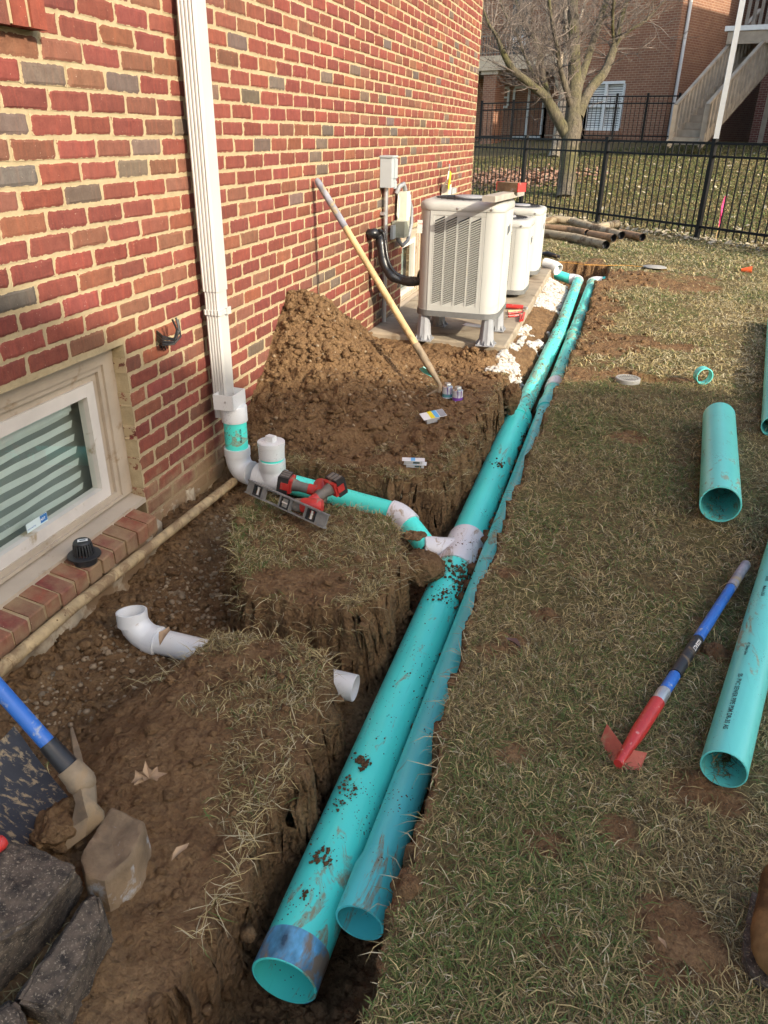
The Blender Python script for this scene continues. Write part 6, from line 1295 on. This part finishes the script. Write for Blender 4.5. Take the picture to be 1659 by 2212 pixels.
# ------------------------------------------------------------------ neighbouring house outside the picture whose shade covers the foreground
e1_ = np.array([.876, .48]); O_ = np.array([15.6, -3.65]); nn = np.array([.48, -.876])
def cast(gx_, gy_):
    d = np.array([1, -.6]); t = -((np.array([gx_, gy_])-O_)@nn)/(d@nn); P = np.array([gx_, gy_])+d*t; return float((P-O_)@e1_), .57*t
prof = [cast(-6.5, .2), cast(1.545, 4.72), cast(2.12, 4.93), cast(2.58, 4.85), cast(2.90, 6.95), cast(9, 8.9)]
poly = [(prof[0][0], 0)]+prof+[(prof[-1][0], 0)]
nh = thing('neighbour_house', (*O_, 0), 'neighbouring house outside the picture that shades the foreground', 'house')
MB().prism(poly, (*O_, 0), (*e1_, 0), (0, 0, 1), 7.0).build('wall', M['far_brick'], nh)
# ------------------------------------------------------------------ grass
def grass_material():
    m, nt, P = mat_new('grass_blades'); b = NB(nt); at = b.n('ShaderNodeAttribute', attribute_name='tone'); b.l(at.outputs['Color'], P.inputs['Base Color']); P.inputs['Roughness'].default_value = .7; P.inputs['Specular IOR Level'].default_value = .25; P.inputs['Subsurface Weight'].default_value = 0.0; return m
M['grass'] = grass_material()
PAL = np.array([(.40, .315, .145), (.26, .20, .092), (.155, .115, .052), (.13, .145, .045), (.09, .135, .036), (.42, .36, .22), (.10, .07, .035)])
def blades(name, pts, z, L, wd, green, flat, label, lift=0, seed=1, pale=0.0):
    rg = np.random.default_rng(seed); n = len(pts); az = rg.uniform(0, 2*np.pi, n)+fbm(pts[:, 0], pts[:, 1], .12, 2, 77)*5; L = L*rg.uniform(.55, 1.35, n); el = np.clip(rg.normal(flat, .28, n), .05, 1.4); dr = np.stack([np.cos(az), np.sin(az)], 1); pr = np.stack([-np.sin(az), np.cos(az)], 1)
    c1, s1 = np.cos(el), np.sin(el); e2 = el-rg.uniform(.3, 1.1, n); c2, s2 = np.cos(e2), np.sin(e2); b0 = np.concatenate([pts, z[:, None]], 1); mid = b0.copy(); mid[:, :2] += dr*(L*.5*c1)[:, None]; mid[:, 2] += L*.5*s1; tip = mid.copy(); bend = rg.normal(0, .35, n); d2 = np.stack([np.cos(az+bend), np.sin(az+bend)], 1); tip[:, :2] += d2*(L*.5*c2)[:, None]; tip[:, 2] = np.maximum(tip[:, 2]+L*.5*s2, z+.001)
    W = (wd*rg.uniform(.6, 1.3, n))[:, None]; p3 = np.concatenate([pr, rg.uniform(-.35, .35, (n, 1))], 1)
    V = np.stack([b0-p3*W*.7, b0+p3*W*.7, mid-p3*W, mid+p3*W, tip], 1).reshape(-1, 3); i = np.arange(n)[:, None]*5; F = np.concatenate([i+np.array([[0, 1, 3]]), i+np.array([[0, 3, 2]]), i+np.array([[2, 3, 4]])], 0)
    g = np.clip(green+rg.normal(0, .22, n), 0, 1); r = rg.random(n); idx = np.where(r < g*.62, np.where(rg.random(n) < .5, 3, 4), np.where(r < .93-pale, rg.choice([0, 1, 1, 2, 2, 6] if pale < .2 else [0, 0, 0, 1, 5, 1], n), np.where(rg.random(n) < .5, 5, 0))); col = PAL[idx]*rg.uniform(.75, 1.25, (n, 1)); C = np.concatenate([col, np.ones((n, 1))], 1); C = np.repeat(C, 5, 0)
    return raw_mesh(name, V, F, M['grass'], kind='stuff', label=label, attrs={'tone': ('FLOAT_COLOR', C)})
def scatter(x0, x1, y0, y1, dens, seed):
    rg = np.random.default_rng(seed); n = int((x1-x0)*(y1-y0)*dens); return rg.uniform((x0, y0), (x1, y1), (n, 2)), rg
def in_view(p, m=120):
    d = np.concatenate([p, np.zeros((len(p), 1))], 1)-CAM; t = d@FW; x = CX+FPX*(d@RT)/t; y = CY-FPX*(d@UP)/t; return (x > -m) & (x < 1659+m) & (y > -m) & (y < 2212+2*m)
ZN = []
for k, (x0, x1, y0, y1, dens, L, wd, nm, lab) in enumerate([(1.38, 3.2, .4, 2.2, 75000, .046, .0010, 'lawn_grass', 'dry matted lawn grass nearest the camera'), (1.38, 3.6, 2.2, 5.0, 28000, .05, .0013, 'lawn_grass', 'worn lawn grass between the trench and the loose pipes'), (1.4, 4.6, 5.0, 9.2, 5200, .06, .0026, 'lawn_grass', 'sunlit yellowish lawn beyond the shade'), (-1, 6.5, 9.2, 14.0, 2300, .065, .0040, 'lawn_grass', 'sunlit lawn strip in front of the fence')]):
    p, rg = scatter(x0, x1, y0, y1, dens, 100+k); p = p[in_view(p)]; s_ = sdf(LAWN, p[:, 0], p[:, 1])+fbm(p[:, 0], p[:, 1], .16, 3, 3)*.035; d_ = np.clip(.62+fbm(p[:, 0], p[:, 1], .22, 3, 19)*1.1, .12, 1)*(1-.94*bare_mask(p[:, 0], p[:, 1])); keep = (s_ > .002) & (rg.random(len(p)) < d_); p = p[keep]; s_ = s_[keep]
    gr_ = np.clip((.36 if k < 2 else .2)+.15*smooth(1.3, .7, p[:, 1])+fbm(p[:, 0], p[:, 1], .55, 3, 29)*1.3+(.08 if k > 1 else 0)+.22*(p[:, 1] > 10), 0, 1); blades(nm, p, samp(gx, gy, GZ, p[:, 0], p[:, 1]), L*(1-.6*smooth(.07, .02, s_)), wd, gr_, .34, lab, seed=200+k, pale=.03 if k < 2 else .30)  # lawn beyond the shade edge gets brighter straw blades, sunlight put into the colour
p, rg = scatter(-6, 8, 13, 28, 1300, 150); p = p[(((p-F3)@np.array([.70, .71])) > .15) & in_view(p)]; blades('bank_grass', p, hill(p[:, 0], p[:, 1]), .055, .0065, np.full(len(p), .72)+fbm(p[:, 0], p[:, 1], 1.5, 3, 39)*.8, .7, 'green lawn rising beyond the fence', seed=300)
# grass left on the earth blocks
p, rg = scatter(.2, 1.24, .4, 4.7, 30000, 160); x, y = p[:, 0], p[:, 1]; e = fbm(x, y, .16, 3, 3)*.05; q1, q2, qu = sdf(BLOCK1, x, y)+e, sdf(BLOCK2, x, y)+e, sdf(UPPER, x, y)+e
nz = fbm(x, y, .14, 3, 49); n2_ = fbm(x, y, .35, 2, 59); d = np.zeros(len(p))
d = np.where(q1 > 0, np.clip(.50+nz*1.2+.45*smooth(.62, .42, x)+.2*smooth(.10, .0, q1)-.85*smooth(1.25, .5, np.hypot((x-.86)/.2, (y-1.98)/.13)), 0, 1), d)
d = np.where(q2 > 0, np.clip(-.22+nz*1.3+n2_*.9+.55*smooth(.10, .0, q2)*(x > .75)+.45*smooth(.5, .35, np.hypot(x-.98, y-1.62))*(nz > -.1)+.5*smooth(1.25, .9, y)*(x > .85)*smooth(-.15, .15, nz+n2_*.6), 0, 1), d)
d = np.where(qu > 0, np.clip(-.25+nz*1.0+.75*smooth(.16, .02, qu)*(y < 3.4)*(x > .5)+.5*smooth(.07, 0, qu)*(x > .9)+.5*smooth(1.2, .4, np.hypot((x-.78)/.06, (y-3.35)/.28))+.55*smooth(1.2, .4, np.hypot((x-.36)/.2, (y-3.02)/.06)), 0, 1), d)
keep = rg.random(len(p)) < d; p = p[keep]; x, y = p[:, 0], p[:, 1]; q1 = sdf(BLOCK1, x, y)
gr_ = np.clip(.22+fbm(x, y, .4, 2, 69)*.9+.55*smooth(.70, .45, x)*(q1 > -.05), 0, 1); blades('block_grass', p, samp(gx, gy, GZ, x, y), .042, .0011, gr_, .42, 'tufts of grass left on the earth blocks', seed=400, pale=.12)
# straggling roots along cut edges
def edge_roots(poly, name, label, seed, k0=0, k1=None, dens=260):
    rg = np.random.default_rng(seed); P = []
    for i in range(len(poly)-1)[k0:k1]:
        a, b_ = np.array(poly[i]), np.array(poly[i+1]); L = np.linalg.norm(b_-a)
        if L > 2: continue
        n = int(L*dens); P.append(a+(b_-a)*rg.random((n, 1))+rg.normal(0, .012, (n, 2)))
    P = np.concatenate(P); P = P[(P[:, 1] > .4) & (P[:, 1] < 9)]
    return P
er = np.concatenate([edge_roots(BLOCK1+[BLOCK1[0]], 'r', '', 1), edge_roots(BLOCK2, 'r', '', 2, 0, 8), edge_roots(UPPER, 'r', '', 3, 0, 7), edge_roots([(q[0]+.012, q[1]) for q in LAWN if 0 < q[1] < 9.2 and q[0] < 1.7 and q[0] > 1.3], 'r', '', 4, dens=110)])
zt2 = np.maximum(samp(gx, gy, GZ, er[:, 0], er[:, 1]), -.05); blades('edge_roots', er, zt2, .075, .0009, np.full(len(er), .0), .15, 'pale grass roots hanging over the cut trench edges', seed=500, pale=.5)
